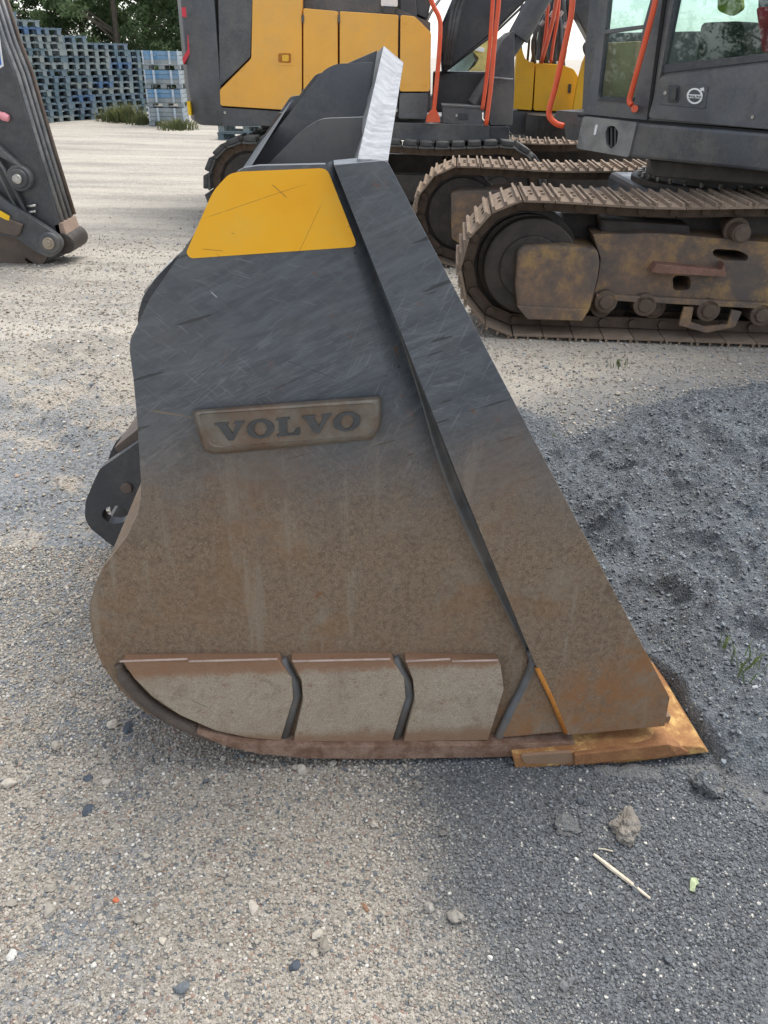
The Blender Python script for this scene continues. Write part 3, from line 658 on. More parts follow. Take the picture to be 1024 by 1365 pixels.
def word(txt, pl, p0, p1, hvec, off, th, mat, parent, name='letter'):
    """letters between two pixel points on a plane, real raised type"""
    tot = sum(GL[c][2] for c in txt)+.04*(len(txt)-1); x = 0
    A = pl.at(*p0, off); B = pl.at(*p1, off); U = (B-A)/tot; V_ = pl.at(p0[0]+hvec[0], p0[1]+hvec[1], off)-A
    for c in txt:
        o_, h_, w_ = GL[c]; f = lambda q: A+U*(x+q[0])+V_*q[1]
        m = MB(); m.prism([f(q) for q in o_], pl.n*th, [[f(q) for q in h_]] if h_ else []); m.build(name, mat, parent, .0004 if th > .002 else 0); x += w_+.04
word('VOLVO', B0, (288,589), (482,573), (-2,-24), YB-.0305, .006, M_LETTER, badge)

# ------------------------------------------------------------------ excavator parts
def track(root, pl, x0, x1, height, width, pads=False, pitch=.19, frame=True, roll_n=8, guard_mat=M_TFRAME, sag=.02, dep=0.0):
    """track in plane pl from k=x0 to k=x1 along the heading; outer face on the plane, going back by width"""
    r = height/2-.03; zc = height/2
    path = []; L = x1-x0
    c0, c1 = x0+height/2, x1-height/2
    def P(s):
        straight = c1-c0; arc = math.pi*r; tot = 2*straight+2*arc; s %= tot
        if s < straight:
            t = s/straight; dz = -sag*(.5-.5*math.cos(2*math.pi*t*2)); return c0+s, zc+r+dz, 0.0
        s -= straight
        if s < arc: a = s/r; return c1+math.sin(a)*r, zc+math.cos(a)*r, a
        s -= arc
        if s < straight: return c1-s, zc-r, math.pi
        s -= straight; a = math.pi+s/r; return c0+math.sin(a)*r, zc+math.cos(a)*r, a
    tot = 2*(c1-c0)+2*math.pi*r; n = round(tot/pitch); pt = tot/n
    shoe = MB(); w = width
    if pads:
        shoe.box((0, w/2, .0), (pt*.96, w, .02)); shoe.box((0, w/2, .035), (pt*.80, w*.97, .05))
    else:
        shoe.box((0, w/2, .004), (pt*.97, w, .012))
        for gx in (-.40, 0, .40): shoe.box((gx*pt, w/2, .020), (.014, w, .026))
        for gx in (-.17, .22):
            for yy in (.40, .60): shoe.box((gx*pt, w*yy, .013), (.02, .02, .014))
    lk = MB()
    lk.cyl((pt*.40, w*.30, -.045), (pt*.40, w*.70, -.045), .028, 8)
    for yy in (w*.36, w*.64): lk.box((0, yy, -.045), (pt*.98, .035, .07))
    sh_me = lk_me = None
    for i in range(n):
        k, z, a = P(i*pt+.03); ka, za, _ = P(i*pt+.03-.03); kb, zb_, _ = P(i*pt+.03+.03); a = -math.atan2(zb_-za, kb-ka)
        for nm, mb in (('track_shoe', shoe), ('track_link', lk)):
            first = sh_me if nm == 'track_shoe' else lk_me
            if first is None:
                o = mb.build(nm, (M_RUBBER if pads else M_SHOE) if nm == 'track_shoe' else M_CHAIN, None, loc=(0, 0, 0), bevel=.012 if (pads and nm == 'track_shoe') else 0)
                o.parent = root
                if nm == 'track_shoe': sh_me = o
                else: lk_me = o
            else:
                o = first.copy(); COL.objects.link(o); o.parent = root
            ang = math.atan2(pl.d.y, pl.d.x)
            o.matrix_basis = Matrix.Translation(pl.loc(k, z)-Vector(root['_o'])) @ Matrix.Rotation(ang, 4, 'Z') @ Matrix.Rotation(a, 4, 'Y') 
    # wheels
    for kk, nm in ((c0, 'idler'), (c1, 'sprocket')):
        m = MB(); m.cyl(pl.loc(kk, zc, w*.34), pl.loc(kk, zc, w*.66), r-.10, 32); m.cyl(pl.loc(kk, zc, w*.42), pl.loc(kk, zc, w*.58), r-.06, 32)
        m.cyl(pl.loc(kk, zc, w*.26), pl.loc(kk, zc, w*.74), r*.30, 24)
        m.build(nm, M_TDARK, root, .01)
    if frame:
        m = MB(); m.prism([pl.loc(c0+.1, zc-.12, w*.3), pl.loc(c1-.1, zc-.12, w*.3), pl.loc(c1-.1, zc+.12, w*.3), pl.loc(c0+.1, zc+.12, w*.3)], pl.n*w*.4); m.build('track_frame', M_TDARK, root, .01)
    for i in range(roll_n):
        kk = c0+.18+(c1-c0-.36)*i/(roll_n-1); m = MB()
        m.cyl(pl.loc(kk, .185, w*.30), pl.loc(kk, .185, w*.70), .075, 18); m.cyl(pl.loc(kk, .185, w*.25), pl.loc(kk, .185, w*.75), .045, 14); m.build('track_roller', M_CHAIN, root, .006)
    return c0, c1

# --- near excavator: dark, rusty tracks, slewed upper body
nx = thing('excavator', 'dark grey crawler excavator with rusty steel tracks, cab slewed towards the bucket', 'excavator', (2.3, 6.3, 0))
T0 = Plane(1.6, 5.16, -4)
track(nx, T0, -1.165, 2.75, .87, .62, frame=False, roll_n=9)
T1 = Plane(1.6, 7.12, -4)
kf = (T1.at(549, 285)-T1.P).dot(T1.d)
track(nx, T1, kf, 2.6, .84, .60, frame=False, roll_n=7)
TF = .09   # frame sits behind the shoe ends
guard = [(690,336),(697,329),(752,327),(797,333),(800,350),(797,372),(787,412),(776,426),(703,424),(690,408),(687,384)]
slab('idler_guard', T0, guard, .03, .45, M_TFRAME, nx, .018)
slab('guard_lip', T0, [(689,408),(786,413),(776,428),(703,426)], .015, .40, M_TFRAME, nx, .006)
frm = [(790,312),(880,311),(960,318),(1060,326),(1200,340),(1200,424),(1060,411),(930,403),(796,396),(788,404),(797,372),(801,345)]
slab('track_frame', T0, frm, .11, .34, M_TFRAME, nx, .012, holes=[rnd([(897,370),(903,367),(921,369),(920,386),(898,388)], 5, 3), rnd([(950,335),(955,332),(985,334),(998,341),(996,348),(965,347),(952,342)], 5, 3)])
slab('frame_rib', T0, [(795,392),(1200,414),(1200,422),(795,400)], .06, .08, M_TFRAME, nx, .006)
slab('frame_upper', T0, [(800,292),(920,300),(924,318),(800,316)], .20, .2, M_TDARK, nx, .02)
slab('frame_inner', T0, [(750,284),(1300,290),(1300,420),(750,420)], .40, .10, M_TDARK, nx)
m = MB(); m.prism(at(T0, [(868,362),(875,352),(962,360),(966,351),(968,369),(875,364)], .015), T0.n*.12); m.build('side_step', rust_mat('reddish_step', (.20,.10,.07), (.28,.15,.11), (.12,.07,.05)), nx, .004)
m = MB(); P_ = T0.at(989, 312, .02); m.cyl(P_, P_+T0.n*.3, .056, 22); m.cyl(P_-T0.n*.012, P_, .045, 18)
m.cyl(P_+T0.n*.10, P_+T0.n*.14, .078, 22); m.build('carrier_roller', M_CHAIN, nx, .008)
for px in (808, 860, 945, 1016, 1090):
    m = MB(); P_ = T0.at(px, 402+(px-800)*.085, .06); m.cyl(P_, P_+T0.n*.35, .072, 24); m.cyl(P_-T0.n*.02, P_, .045, 8); m.build('bottom_roller', M_CHAIN, nx, .008)
br = [(912,410),(925,410),(921,430),(940,436),(970,433),(976,414),(989,416),(980,436),(942,444),(905,434)]
slab('roller_guard', T0, br, .04, .03, M_TFRAME, nx, .003)
m = MB(); m.cyl(T0.loc(-.70, .43, .12), T0.loc(-.70, .43, .22), .30, 36); m.cyl(T0.loc(-.70, .43, .10), T0.loc(-.70, .43, .13), .20, 28); m.build('idler_disc', M_TDARK, nx, .012)
# far track: seen from inside
slab('idler_guard', T1, [(601,258),(615,254),(700,252),(702,330),(622,332),(602,318)], .05, .4, M_TFRAME, nx, .015)
slab('track_frame', T1, [(700,262),(1000,250),(1000,320),(700,330)], .12, .35, M_TDARK, nx, .015)
# car body between the tracks
m = MB(); c = Vector((2.55, 6.45, 0))
m.box(c+Vector((0, 0, .66)), (1.6, 1.25, .30)); m.build('car_body', M_BLACK2, nx, .04)
m = MB(); m.prism([T1.loc(-.5, .50, -.05), T1.loc(.5, .80, -.05), T1.loc(2.0, .84, -.05), T1.loc(2.0, .5, -.05)], T1.n*-.5); m.build('leg_beam', M_BLACK2, nx, .03)
m = MB(); m.prism([T0.loc(-.35, .60, .72), T0.loc(.3, .70, .72), T0.loc(2.0, .74, .72), T0.loc(2.0, .4, .72), T0.loc(-.35, .4, .72)], T0.n*.5); m.build('leg_beam', M_BLACK2, nx, .03)
m = MB(); m.cyl(c+Vector((0, 0, .82)), c+Vector((0, 0, 1.03)), .66, 48); m.build('slew_ring', M_DARKGREY, nx, .012)
m = MB()
for i in range(36):
    a = i*2*math.pi/36; q = c+Vector((math.cos(a)*.70, math.sin(a)*.70, .845)); m.cyl(q, q+Vector((0, 0, .03)), .014, 6)
m.build('ring_bolts', M_CHROME, nx)['kind'] = 'stuff'
m = MB(); m.cyl(c+Vector((0, 0, .80)), c+Vector((0, 0, .845)), .76, 48); m.build('slew_flange', M_TDARK, nx, .006)
# upper structure on its slewed plane
U = Plane(1.341, 6.253, -50)
slab('upper_frame', U, [(846,163),(1200,192),(1200,248),(836,210)], 0, 2.2, M_BLACK2, nx, .02)
slab('frame_underside', U, [(865,212),(1200,240),(1200,262),(872,236)], .12, 1.8, M_TDARK, nx, .01)
sp_hole = [rnd([(811,168),(819,168),(824,176),(822,192),(814,199),(808,192),(807,176)], 3, 3)]
stp = slab('step_plate', U, rnd([(777,155),(849,163),(838,210),(768,198)], 3, 2), -.015, .04, M_STEP, nx, .003, holes=sp_hole)
slab('frame_front', U, [(778,157),(849,165),(838,208),(769,196)], .035, 1.8, M_BLACK, nx, .01)
m = MB()
for dx in (810, 815, 820): slab('grip_bar', U, [(dx-1.1,170),(dx+1.1,170),(dx+1.1,196),(dx-1.1,196)], 0, .03, M_BLACK, stp)
slab('slot', U, rnd([(794,166),(797,166),(794,180),(791,180)], 1.5, 2), -.018, .004, M_WHITE, stp)
# cab side with its two openings
cab_out = [(808,-140),(790,100),(777,152),(862,160),(1200,186),(1200,-150)]
w1 = rnd([(822,-120),(893,-120),(870,-10),(857,36),(845,133),(800,134),(797,126),(806,48)], 5, 3)
w2 = rnd([(926,-120),(1180,-120),(1180,63),(1024,79),(883,96)], 4, 3)
cs = slab('cab_side', U, cab_out, .03, .05, M_DARKGREY, nx, .006, holes=[w1, w2])
slab('window_seal', U, rnd([(795,134),(842,137),(846,130),(803,129)], 2, 2), .022, .02, M_BLACK, nx)
slab('window_bar', U, [(804,40),(858,33),(858,38),(803,46)], .028, .03, M_DARKGREY, cs, .003)
slab('glass_pane', U, w1, .055, .006, M_GLASS, cs)
slab('door_glass', U, w2, .05, .006, M_GLASS, nx)
slab('door_lower_seal', U, [(881,98),(1200,60),(1200,52),(884,86)], .018, .03, M_BLACK, nx, .003)
dp = slab('door_panel', U, rnd([(880,102),(1010,86),(1190,64),(1190,182),(1024,172),(864,157)], 5, 3), .004, .03, M_DARKGREY, nx, .006)
slab('door_gap', U, [(862,160),(866,157),(905,-120),(899,-120)], .022, .02, M_SEAM, nx)
slab('door_gap', U, [(770,152.5),(1200,190),(1200,194),(770,156)], .024, .02, M_SEAM, nx)
slab('door_pillar', U, [(868,155),(880,100),(920,-120),(912,-120)], .002, .03, M_BLACK2, nx, .004)
slab('handle_plate', U, rnd([(881,109),(944,114),(940,145),(879,139)], 2, 2), -.002, .01, M_BLACK2, dp, .002)
hd = slab('door_handle', U, rnd([(891,113),(905,114),(903,137),(890,136)], 2, 2), -.012, .012, M_BLACK, dp, .003)
slab('handle_grip', U, rnd([(896,116),(902,116.5),(900,134),(894,133.5)], 1.5, 2), -.03, .012, M_LETTER, dp, .003)
m = MB(); P_ = U.at(886.5, 124, -.006); m.cyl(P_, P_+U.n*.01, .011, 14); m.build('key_lock', M_CHROME, dp)
lg = MB(); lg.prism(at(U, circ(926,128,10.6,10.8,28), -.006), U.n*.005, [at(U, circ(926,128,8.2,8.4,28), -.006)])
lg.prism(at(U, [(932.5,118),(938,116.5),(938.5,122),(936.2,120.4),(933.8,123),(932.2,121.4),(934.6,119)], -.007), U.n*.005)
lg.build('round_emblem', M_WHITE, dp)
slab('emblem_bar', U, [(916,125.5),(936.5,126.5),(936,131.5),(916,130.5)], -.010, .004, M_WHITE, dp)
word('VOLVO', U, (917.5,129.8), (934.8,130.8), (.1,-3.0), -.0125, .0025, M_LETTER, dp, 'emblem_letter')
m = MB(); P_ = U.at(1003, 156, -.004); m.cyl(P_, P_+U.n*.01, .010, 10); m.build('panel_bolt', M_CHROME, nx)
m = MB(); m.tube(smoothpath(at(U, [(842,140),(839,134),(843,118),(862,48),(874,0),(890,-80)], -.05), 5), .0175, 12)
m.cyl(U.at(846, 145, -.06), U.at(846, 145, .03), .022, 14); m.build('grab_rail', M_RAIL, nx, smooth='auto')
# cab interior and far wall
slab('cab_far_wall', U, [(800,-160),(780,60),(775,152),(1300,165),(1300,-160)], .95, .05, M_BLACK2, nx, .01, holes=[[(815,-150),(1010,-150),(1010,40),(805,44)]])
slab('far_glass', U, [(815,-150),(1010,-150),(1010,40),(805,44)], .97, .006, M_GLASS, nx)
slab('cab_floor', U, [(790,140),(1200,160),(1200,166),(790,146)], .08, .86, M_BLACK, nx)
slab('cardboard_box', U, [(809,57),(849,55),(842,130),(803,128)], .12, .35, M_CARD, nx, .004)
slab('seat', U, rnd([(935,30),(990,28),(1000,90),(1015,120),(925,110)], 8, 3), .30, .5, M_SEAT, nx, .03)
slab('seat_cover', U, rnd([(958,-30),(985,-30),(990,12),(975,22),(956,14)], 5, 3), .28, .03, M_VEST, nx, .01)
slab('seat_side', U, rnd([(1008,10),(1040,8),(1040,72),(1016,70)], 5, 3), .20, .3, M_REDF, nx, .02)
# bracket and rail in front of the step plate
slab('front_bracket', U, rnd([(742,147),(780,150),(776,188),(755,186),(752,170),(738,158)], 2, 2), .10, .35, M_BLACK, nx, .008)
UB = Plane(1.28, 6.42, -20)
m = MB(); m.tube(smoothpath(at(UB, [(768,-60),(762,15),(757,42),(742,110),(733,143),(733,156),(742,165),(752,168)], 0), 5), .02, 12); m.build('front_rail', M_RAIL, nx, smooth=True)

# --- second excavator: orange-yellow body, dark counterweight
ex = thing('excavator', 'orange yellow crawler excavator with dark counterweight and red handrails behind the bucket', 'excavator', (-.3, 10.2, 0))
E = Plane(-1.67, 8.95, -1.5)
D = 2.3
# counterweight: rounded plan
m = MB(); a = E.at(244, 60); b = E.at(290, 60); k0 = (a-E.P).dot(E.d); k1 = (b-E.P).dot(E.d)
zt, zb = E.at(290, -90).z, E.at(285, 168).z
plan = [(k0+.42, D), (k0+.1, D*.96), (k0-.02, D*.80), (k0-.08, D*.5), (k0-.09, .34), (k0-.06, .18), (k0+.0, .07), (k0+.14, .01), (k1, 0), (k1, D)]
zs = [zb, zb+.05, zb+.35, zt]; ins = [.10, .03, .0, .0]
vs = []; 
for z, i_ in zip(zs, ins):
    for (k, y) in plan: vs.append(E.loc(min(k+i_, k1) if k < k1 else k, z, min(max(y, i_*.3), D)))
n_ = len(plan); fs_ = [tuple(range(n_)), tuple(reversed(range(3*n_, 4*n_)))]
for l in range(3):
    for i in range(n_): fs_.append((l*n_+i, l*n_+(i+1) % n_, (l+1)*n_+(i+1) % n_, (l+1)*n_+i))
m.add(vs, fs_); m.build('counterweight', M_DARKGREY, ex, .03, smooth='auto', seg=3)
slab('core_body', E, [(300,-90),(574,30),(574,150),(300,160)], .16, D-.2, M_BLACK2, ex)
slab('rear_panel', E, [(289,-90),(345,-90),(337,0),(334,76),(293,116)], .0, .1, M_BLACK2, ex, .008)
slab('skirt_panel', E, rnd([(293,143),(400,150),(470,153),(470,168),(296,168)], 3, 2), .01, .15, M_BLACK2, ex, .012)
ed = slab('engine_door', E, rnd([(338,-60),(402,-60),(402.5,148),(294,141),(293,120),(335,78)], 3, 2), -.01, .12, M_YEL, ex, .012)
dl = slab('door_latch', E, rnd([(368,68),(391,68),(391,88),(368,87)], 2, 2), -.014, .02, M_YEL, ed, .003)
slab('latch_recess', E, rnd([(371,71),(388,71),(388,84),(371,83)], 2, 2), -.018, .01, M_ORRUST, ed, .002)
slab('latch_paddle', E, rnd([(376,73),(385,73),(385,82),(376,82)], 2, 2), -.026, .012, M_YEL2, ed, .003)
slab('side_door', E, rnd([(404.5,11),(450,15),(450.5,150),(404.5,149)], 2, 2), -.01, .12, M_YEL, ex, .012)
slab('side_door', E, rnd([(453,15),(531,20),(530,122),(453,122)], 2, 2), -.01, .12, M_YEL, ex, .012)
slab('front_panel', E, rnd([(534,20),(553,22),(575,44),(573,122),(533,122)], 3, 2), -.01, .5, M_YEL, ex, .02)
for hx_, hy_ in ((404,30),(404,128),(452,30),(452,108)):
    m = MB(); a = E.at(hx_, hy_, -.016); m.cyl(a, a+Vector((0, 0, .06)), .011, 10); m.build('door_hinge', M_BLACK2, ex, smooth='auto')
for bx_, by_ in ((300,150),(380,155),(455,158),(310,-30),(540,30),(566,112),(538,112)):
    m = MB(); a = E.at(bx_, by_, -.018); m.cyl(a, a+E.n*.02, .013, 10); m.build('body_bolt', M_CHROME if by_ > 130 else M_YEL, ex)
slab('lower_door', E, rnd([(453,124),(530,124),(530,150),(453,150)], 2, 2), 0, .1, M_DARKGREY, ex, .01)
slab('lower_front_panel', E, rnd([(533,124),(571,124),(569,159),(531,158)], 3, 2), -.01, .5, M_DARKGREY, ex, .015)
m = MB(); P_ = E.at(528, 147, -.02); m.cyl(P_, P_+E.n*.03, .018, 12); m.build('panel_bolt', M_CHROME, ex)
slab('hood_rim', E, [(400,-8),(577,-8),(570,26),(553,18),(404,6)], .35, 1.2, M_BLACK, ex, .02)
slab('lower_frame', E, rnd([(440,161),(653,167),(653,188),(440,186)], 2, 2), -.06, 2.2, M_BLACK2, ex, .015)
slab('frame_box', E, rnd([(653,169),(679,169),(679,192),(653,190)], 2, 2), .0, .5, M_BLACK, ex, .01)
m = MB(); m.cyl(E.loc(1.0, .80, 1.2), E.loc(1.0, .95, 1.2), .60, 40); m.build('slew_ring', M_TDARK, ex)
# things on the hood
m = MB(); m.cyl(E.at(463, 14, .25), E.at(463, -40, .25), .055, 20); m.build('exhaust_stack', M_YEL2, ex, smooth='auto')
m = MB(); m.cyl(E.at(484, 14, .25), E.at(484, 3, .25), .075, 20); m.cyl(E.at(484, 2, .25), E.at(484, -30, .25), .06, 20); m.build('filter_bowl', M_YEL2, ex, smooth='auto')
slab('hood_box', E, rnd([(508,-8),(530,-6),(530,9),(508,8)], 2, 2), .12, .15, M_WHITE, ex, .006)
slab('camera_housing', E, rnd([(509,9),(528,10),(526,19),(512,18)], 2, 2), .10, .12, M_BLACK, ex, .006)
slab('hood_post', E, [(497,-40),(505,-40),(505,16),(497,16)], .2, .12, M_BLACK, ex)
slab('hood_post', E, [(535,-40),(552,-40),(556,22),(533,22)], .2, .12, M_BLACK, ex, .01)
for x_ in (425, 432, 441): m = MB(); m.tube(smoothpath([E.at(x_, 14, .3), E.at(x_+3, -4, .25), E.at(x_+10, -20, .3)], 4), .014, 8); m.build('hose', M_GREY, ex, smooth=True)
# tool box, rails, panel
tb = slab('tool_box', E, rnd([(590,142),(643,145),(643,167),(590,164)], 1.5, 2), .0, .35, M_DARKGREY, ex, .008)
slab('box_lid', E, rnd([(589,139.5),(644,142.5),(644,145),(589,142)], 1, 2), -.01, .37, M_BLACK2, tb, .004)
slab('box_latch', E, rnd([(611,151),(624,151.5),(624,160),(611,159.5)], 1.5, 2), -.008, .012, M_BLACK, tb, .003)
m = MB(); P_ = E.at(609, 154, -.012); m.cyl(P_, P_+E.n*.02, .012, 12); m.build('box_lock', M_CHROME, tb)
m = MB(); m.tube(smoothpath(at(E, [(560,-60),(575,0),(585,22),(587,40),(584,90),(578,150)], -.10), 5), .021, 12)
m.prism(at(E, rnd([(574,147),(582,147),(586,155),(587,163),(568,163),(569,155)], 1.5, 2), -.13), E.n*.05); m.build('handrail', M_RAIL, ex, smooth='auto')
m = MB(); m.tube(smoothpath(at(E, [(660,-70),(657,0),(653,60),(648,110),(643,146)], -.02), 5), .019, 12); m.build('handrail', M_RAIL, ex, smooth=True)
m = MB(); m.tube(smoothpath(at(E, [(668,-70),(665,0),(660,50),(655,110),(648,167)], -.14), 5), .021, 12); m.build('handrail', M_RAIL, ex, smooth=True)
slab('cab_base_panel', E, rnd([(656,104),(662,70),(672,52),(686,40),(686,120),(683,167),(653,167)], 2, 2), .12, .9, M_BLACK2, ex, .015)
m = MB(); m.tube(at(E, [(651,103),(684,106)], .08), .010, 8); m.build('grab_bar', M_STEP, ex, smooth=True)
# boom and cylinder
BM = Plane(-.0, 9.75, -1.5)
slab('boom', BM, [(590,100),(586,40),(640,-90),(800,-90),(707,-5),(660,42)], 0, .38, M_BLACK, ex, .02)
m = MB(); m.tube(at(BM, [(588,99),(660,44),(712,-6),(790,-80)], -.012), .012, 8); m.build('boom_edge_weld', M_BLACK2, ex, smooth=True)
slab('boom_foot', BM, [(578,95),(660,96),(640,150),(576,150)], .05, .3, M_BLACK, ex, .02)
m = MB(); a, b, c2 = E.at(632, 140, .35), E.at(694, 45, .35), E.at(740, -40, .35)
m.cyl(a, b, .075, 20); m.cyl(b-(b-a)*.05, b+(c2-b)*1.0, .105, 24); m.build('boom_cylinder', M_BLACK2, ex, .006, smooth='auto')
for q in (0, 1, 2):
    m = MB(); m.tube(smoothpath([E.at(592+q*4, 90, .5), E.at(598+q*4, 45, .45), E.at(604+q*5, 10, .5), E.at(622+q*5, -30, .5)], 5), .022, 10); m.build('boom_hose', M_LETTER, ex, smooth=True)
m = MB(); m.tube(smoothpath([E.at(566, 35, .4), E.at(576, 14, .4), E.at(590, -6, .4)], 4), .014, 8); m.build('steel_pipe', M_CHROME, ex, smooth=True)
# tracks with rubber pads
TE = Plane(-1.67, 8.75, -1.5)
kx = (TE.at(275, 250)-TE.P).dot(TE.d)
track(ex, TE, kx, kx+3.35, .86, .5, pads=True, frame=True, roll_n=7, pitch=.155)
TE2 = Plane(-1.6, 10.7, -1.5); track(ex, TE2, kx, kx+3.35, .86, .5, pads=True, frame=True, roll_n=3, pitch=.155)

# --- third excavator farther back
fx = thing('excavator', 'bright yellow excavator farthest back, seen between the other two machines', 'excavator', (2.2, 12.0, 0))
G = Plane(1.6, 11.2, -4)
slab('side_panel', G, rnd([(684,145),(690,60),(696,66),(700,78),(705,82),(713,84),(709,147)], 2, 2), 0, .25, M_YEL2, fx, .012)
slab('engine_door', G, rnd([(714.5,84),(748,86),(765,92),(772,104),(767,149),(711,147.5)], 3, 2), 0, .6, M_YEL2, fx, .02)
slab('door_latch', G, rnd([(758,112),(762,112),(761,124),(757,124)], 1, 2), -.01, .02, M_BLACK, fx)
slab('lower_body', G, rnd([(678,148),(775,151),(772,184),(676,178)], 3, 2), .02, 1.6, M_DARKGREY, fx, .02)
slab('core_body', G, [(690,95),(760,100),(760,150),(690,150)], .3, 1.6, M_BLACK2, fx)
GB = Plane(1.6, 11.9, -4)
slab('boom', GB, [(752,-80),(830,-80),(812,20),(804,52),(792,66),(776,36),(757,0)], 0, .4, M_BLACK, fx, .02)
slab('boom', GB, [(700,-80),(745,-80),(762,30),(745,82),(712,80),(720,30)], .5, .3, M_BLACK, fx, .02)
slab('yellow_link', G, rnd([(783,70),(789,74),(794,88),(788,120),(780,150),(764,148),(770,112),(777,84)], 2, 2), -.35, .12, M_YEL2, fx, .01)
m = MB(); m.tube(smoothpath(at(G, [(750,-60),(742,0),(735,35),(722,82)], -.2), 4), .025, 10); m.build('handrail', M_RAIL, fx, smooth=True)
m = MB(); m.tube(smoothpath(at(G, [(734,-60),(731,0),(728,40),(722,85)], -.1), 4), .02, 10); m.build('handrail', M_RAIL, fx, smooth=True)
m = MB(); m.tube(smoothpath(at(G, [(748,-40),(744,20),(739,50),(734,85)], -.1), 4), .018, 10); m.build('handrail', M_RAIL, fx, smooth=True)
rr = random.Random(4)
for q in range(14):
    x_ = 698+q*4.2; m = MB(); m.tube(smoothpath([G.at(x_, 92, .1+rr.random()*.3), G.at(x_+rr.uniform(-7, 7), 55+rr.uniform(-14, 14), .1+rr.random()*.2), G.at(x_+rr.uniform(-2, 16), 8+rr.uniform(-14, 14), .2)], 4), .014+rr.random()*.012, 8); m.build('hydraulic_hose', M_LETTER, fx, smooth=True)
for q in range(7):
    P_ = G.at(700+q*9+rr.uniform(-3, 3), 30+rr.uniform(-15, 30), .02); m = MB(); m.cyl(P_, P_+Vector((.03, 0, .05)), .022, 8); m.build('hose_coupling', M_CHROME, fx)
m = MB(); m.tube(smoothpath([G.at(798, 30, -.5), G.at(790, 52, -.5), G.at(780, 62, -.5), G.at(786, 78, -.5)], 5), .03, 10); m.build('bent_hose', M_BLACK2, fx, smooth=True); m = MB(); m.tube(smoothpath([G.at(803, 38, -.5), G.at(796, 56, -.5), G.at(789, 64, -.5), G.at(790, 84, -.5)], 5), .03, 10); m.build('bent_hose', M_BLACK2, fx, smooth=True)
TG = Plane(.85, 9.35, -8)
track(fx, TG, -.35, 3.1, .86, .55, frame=True, roll_n=4)
TG2 = Plane(1.1, 11.6, -8); track(fx, TG2, -.35, 3.1, .86, .55, frame=True, roll_n=3)
m = MB(); m.cyl((2.3, 11.0, .75), (2.3, 11.0, 1.0), .65, 36); m.build('slew_ring', M_TDARK, fx)

# --- yellow machine glimpsed below the boom
gx_ = thing('wheel_loader', 'pale yellow machine glimpsed through the gap under the dark boom', 'machine', (.9, 14.6, 0))
Q = Plane(.9, 14.5, 0)
slab('bonnet', Q, rnd([(612,106),(634,88),(640,78),(632,70),(634,50),(662,36),(668,112)], 3, 2), 0, 1.0, simple('faded_yellow_paint', (.55, .45, .16), .5), gx_, .03)
slab('cab_window', Q, rnd([(598,70),(630,66),(634,80),(618,104),(600,104)], 3, 2), .15, .8, simple('pale_green_glass', (.22, .30, .28), .2), gx_, .02)
slab('chassis', Q, [(590,104),(690,110),(690,150),(590,150)], .05, 1.2, M_BLACK, gx_, .02)
slab('mirror_bar', Q, rnd([(628,60),(646,64),(646,70),(628,66)], 2, 2), -.1, .08, M_WHITE, gx_, .01)
for kx_ in (.0, 1.5):
    m = MB(); m.cyl(Q.loc(kx_, .55, .1), Q.loc(kx_, .55, .5), .55, 28); m.cyl(Q.loc(kx_, .55, .06), Q.loc(kx_, .55, .1), .28, 20); m.build('wheel', M_RUBBER, gx_, .03)

# --- arm of another excavator at the left edge
am = thing('parked_excavator', 'excavator at the left edge of which only the dark arm and coupler show', 'excavator', (-2.9, 7.2, 0))
A_ = Plane(-2.9, 7.15, 0)
slab('arm_box', A_, [(-190,-120),(-52,-120),(0,48),(20,100),(50,200),(80,297),(84,318),(86,340),(60,350),(30,320),(-60,160),(-260,0)], 0, .34, M_BLACK, am, .012)
e0 = [(-45,-90),(2,55),(20,100),(50,200),(80,295)]
pts3 = at(A_, e0, 0)
for j, dy in enumerate((.04, .14, .24, .34)):
    m = MB(); q = [p+Vector((.004, dy, 0)) for p in pts3]
    m.tube(q, .020, 8); m.build('arm_rib', M_STEP if j < 3 else M_BROWNB, am, smooth=True)
m = MB(); a, b = A_.at(83, 296, 0), A_.at(92, 322, 0); m.prism([a, a+Vector((0, .34, 0)), b+Vector((0, .34, 0)), b], (-.08, 0, -.02)); m.build('arm_end_plate', rust_mat('worn_end_plate', (.30,.22,.17), (.38,.28,.22), (.2,.13,.09)), am, .01)
m = MB(); P_ = A_.at(85, 325, -.01); m.cyl(P_, P_+Vector((0, .38, 0)), .085, 24); m.build('arm_nose', M_TDARK, am, .01)
P_ = A_.at(25, 238, -.07); m = MB(); m.cyl(P_, P_+Vector((0, .15, 0)), .10, 28); m.cyl(P_+Vector((0, -.02, 0)), P_, .075, 24); b_ = m.build('link_boss', M_BLACK2, am, .012, smooth='auto')
m = MB(); m.cyl(P_+Vector((0, -.045, 0)), P_+Vector((0, -.01, 0)), .038, 18); m.build('link_pin', M_CHROME, am, .006, smooth='auto')
m = MB(); m.prism(at(A_, [(22,222),(34,228),(-70,130),(-110,110),(-110,150)], -.06), (0, .08, 0)); m.build('upper_link', M_BLACK2, am, .015)
m = MB(); m.tube(at(A_, [(-20,190),(5,225),(35,285)], -.05), .016, 10); m.build('hydraulic_line', M_BLACK2, am, smooth=True); m = MB(); m.tube(at(A_, [(-30,196),(-2,232),(28,290)], -.07), .013, 10); m.build('hydraulic_line', M_BLACK2, am, smooth=True)
lw = rnd([(-120,170),(-40,230),(2,264),(68,308),(80,318),(83,328),(78,338),(66,344),(48,336),(22,318),(-20,310),(-120,280)], 5, 3)
slab('coupler_link', A_, lw, -.10, .07, M_BLACK2, am, .014)
P_ = A_.at(64, 325, -.15); m = MB(); m.cyl(P_+Vector((0, .02, 0)), P_+Vector((0, .10, 0)), .085, 26); m.build('coupler_boss', M_BLACK2, am, .01, smooth='auto')
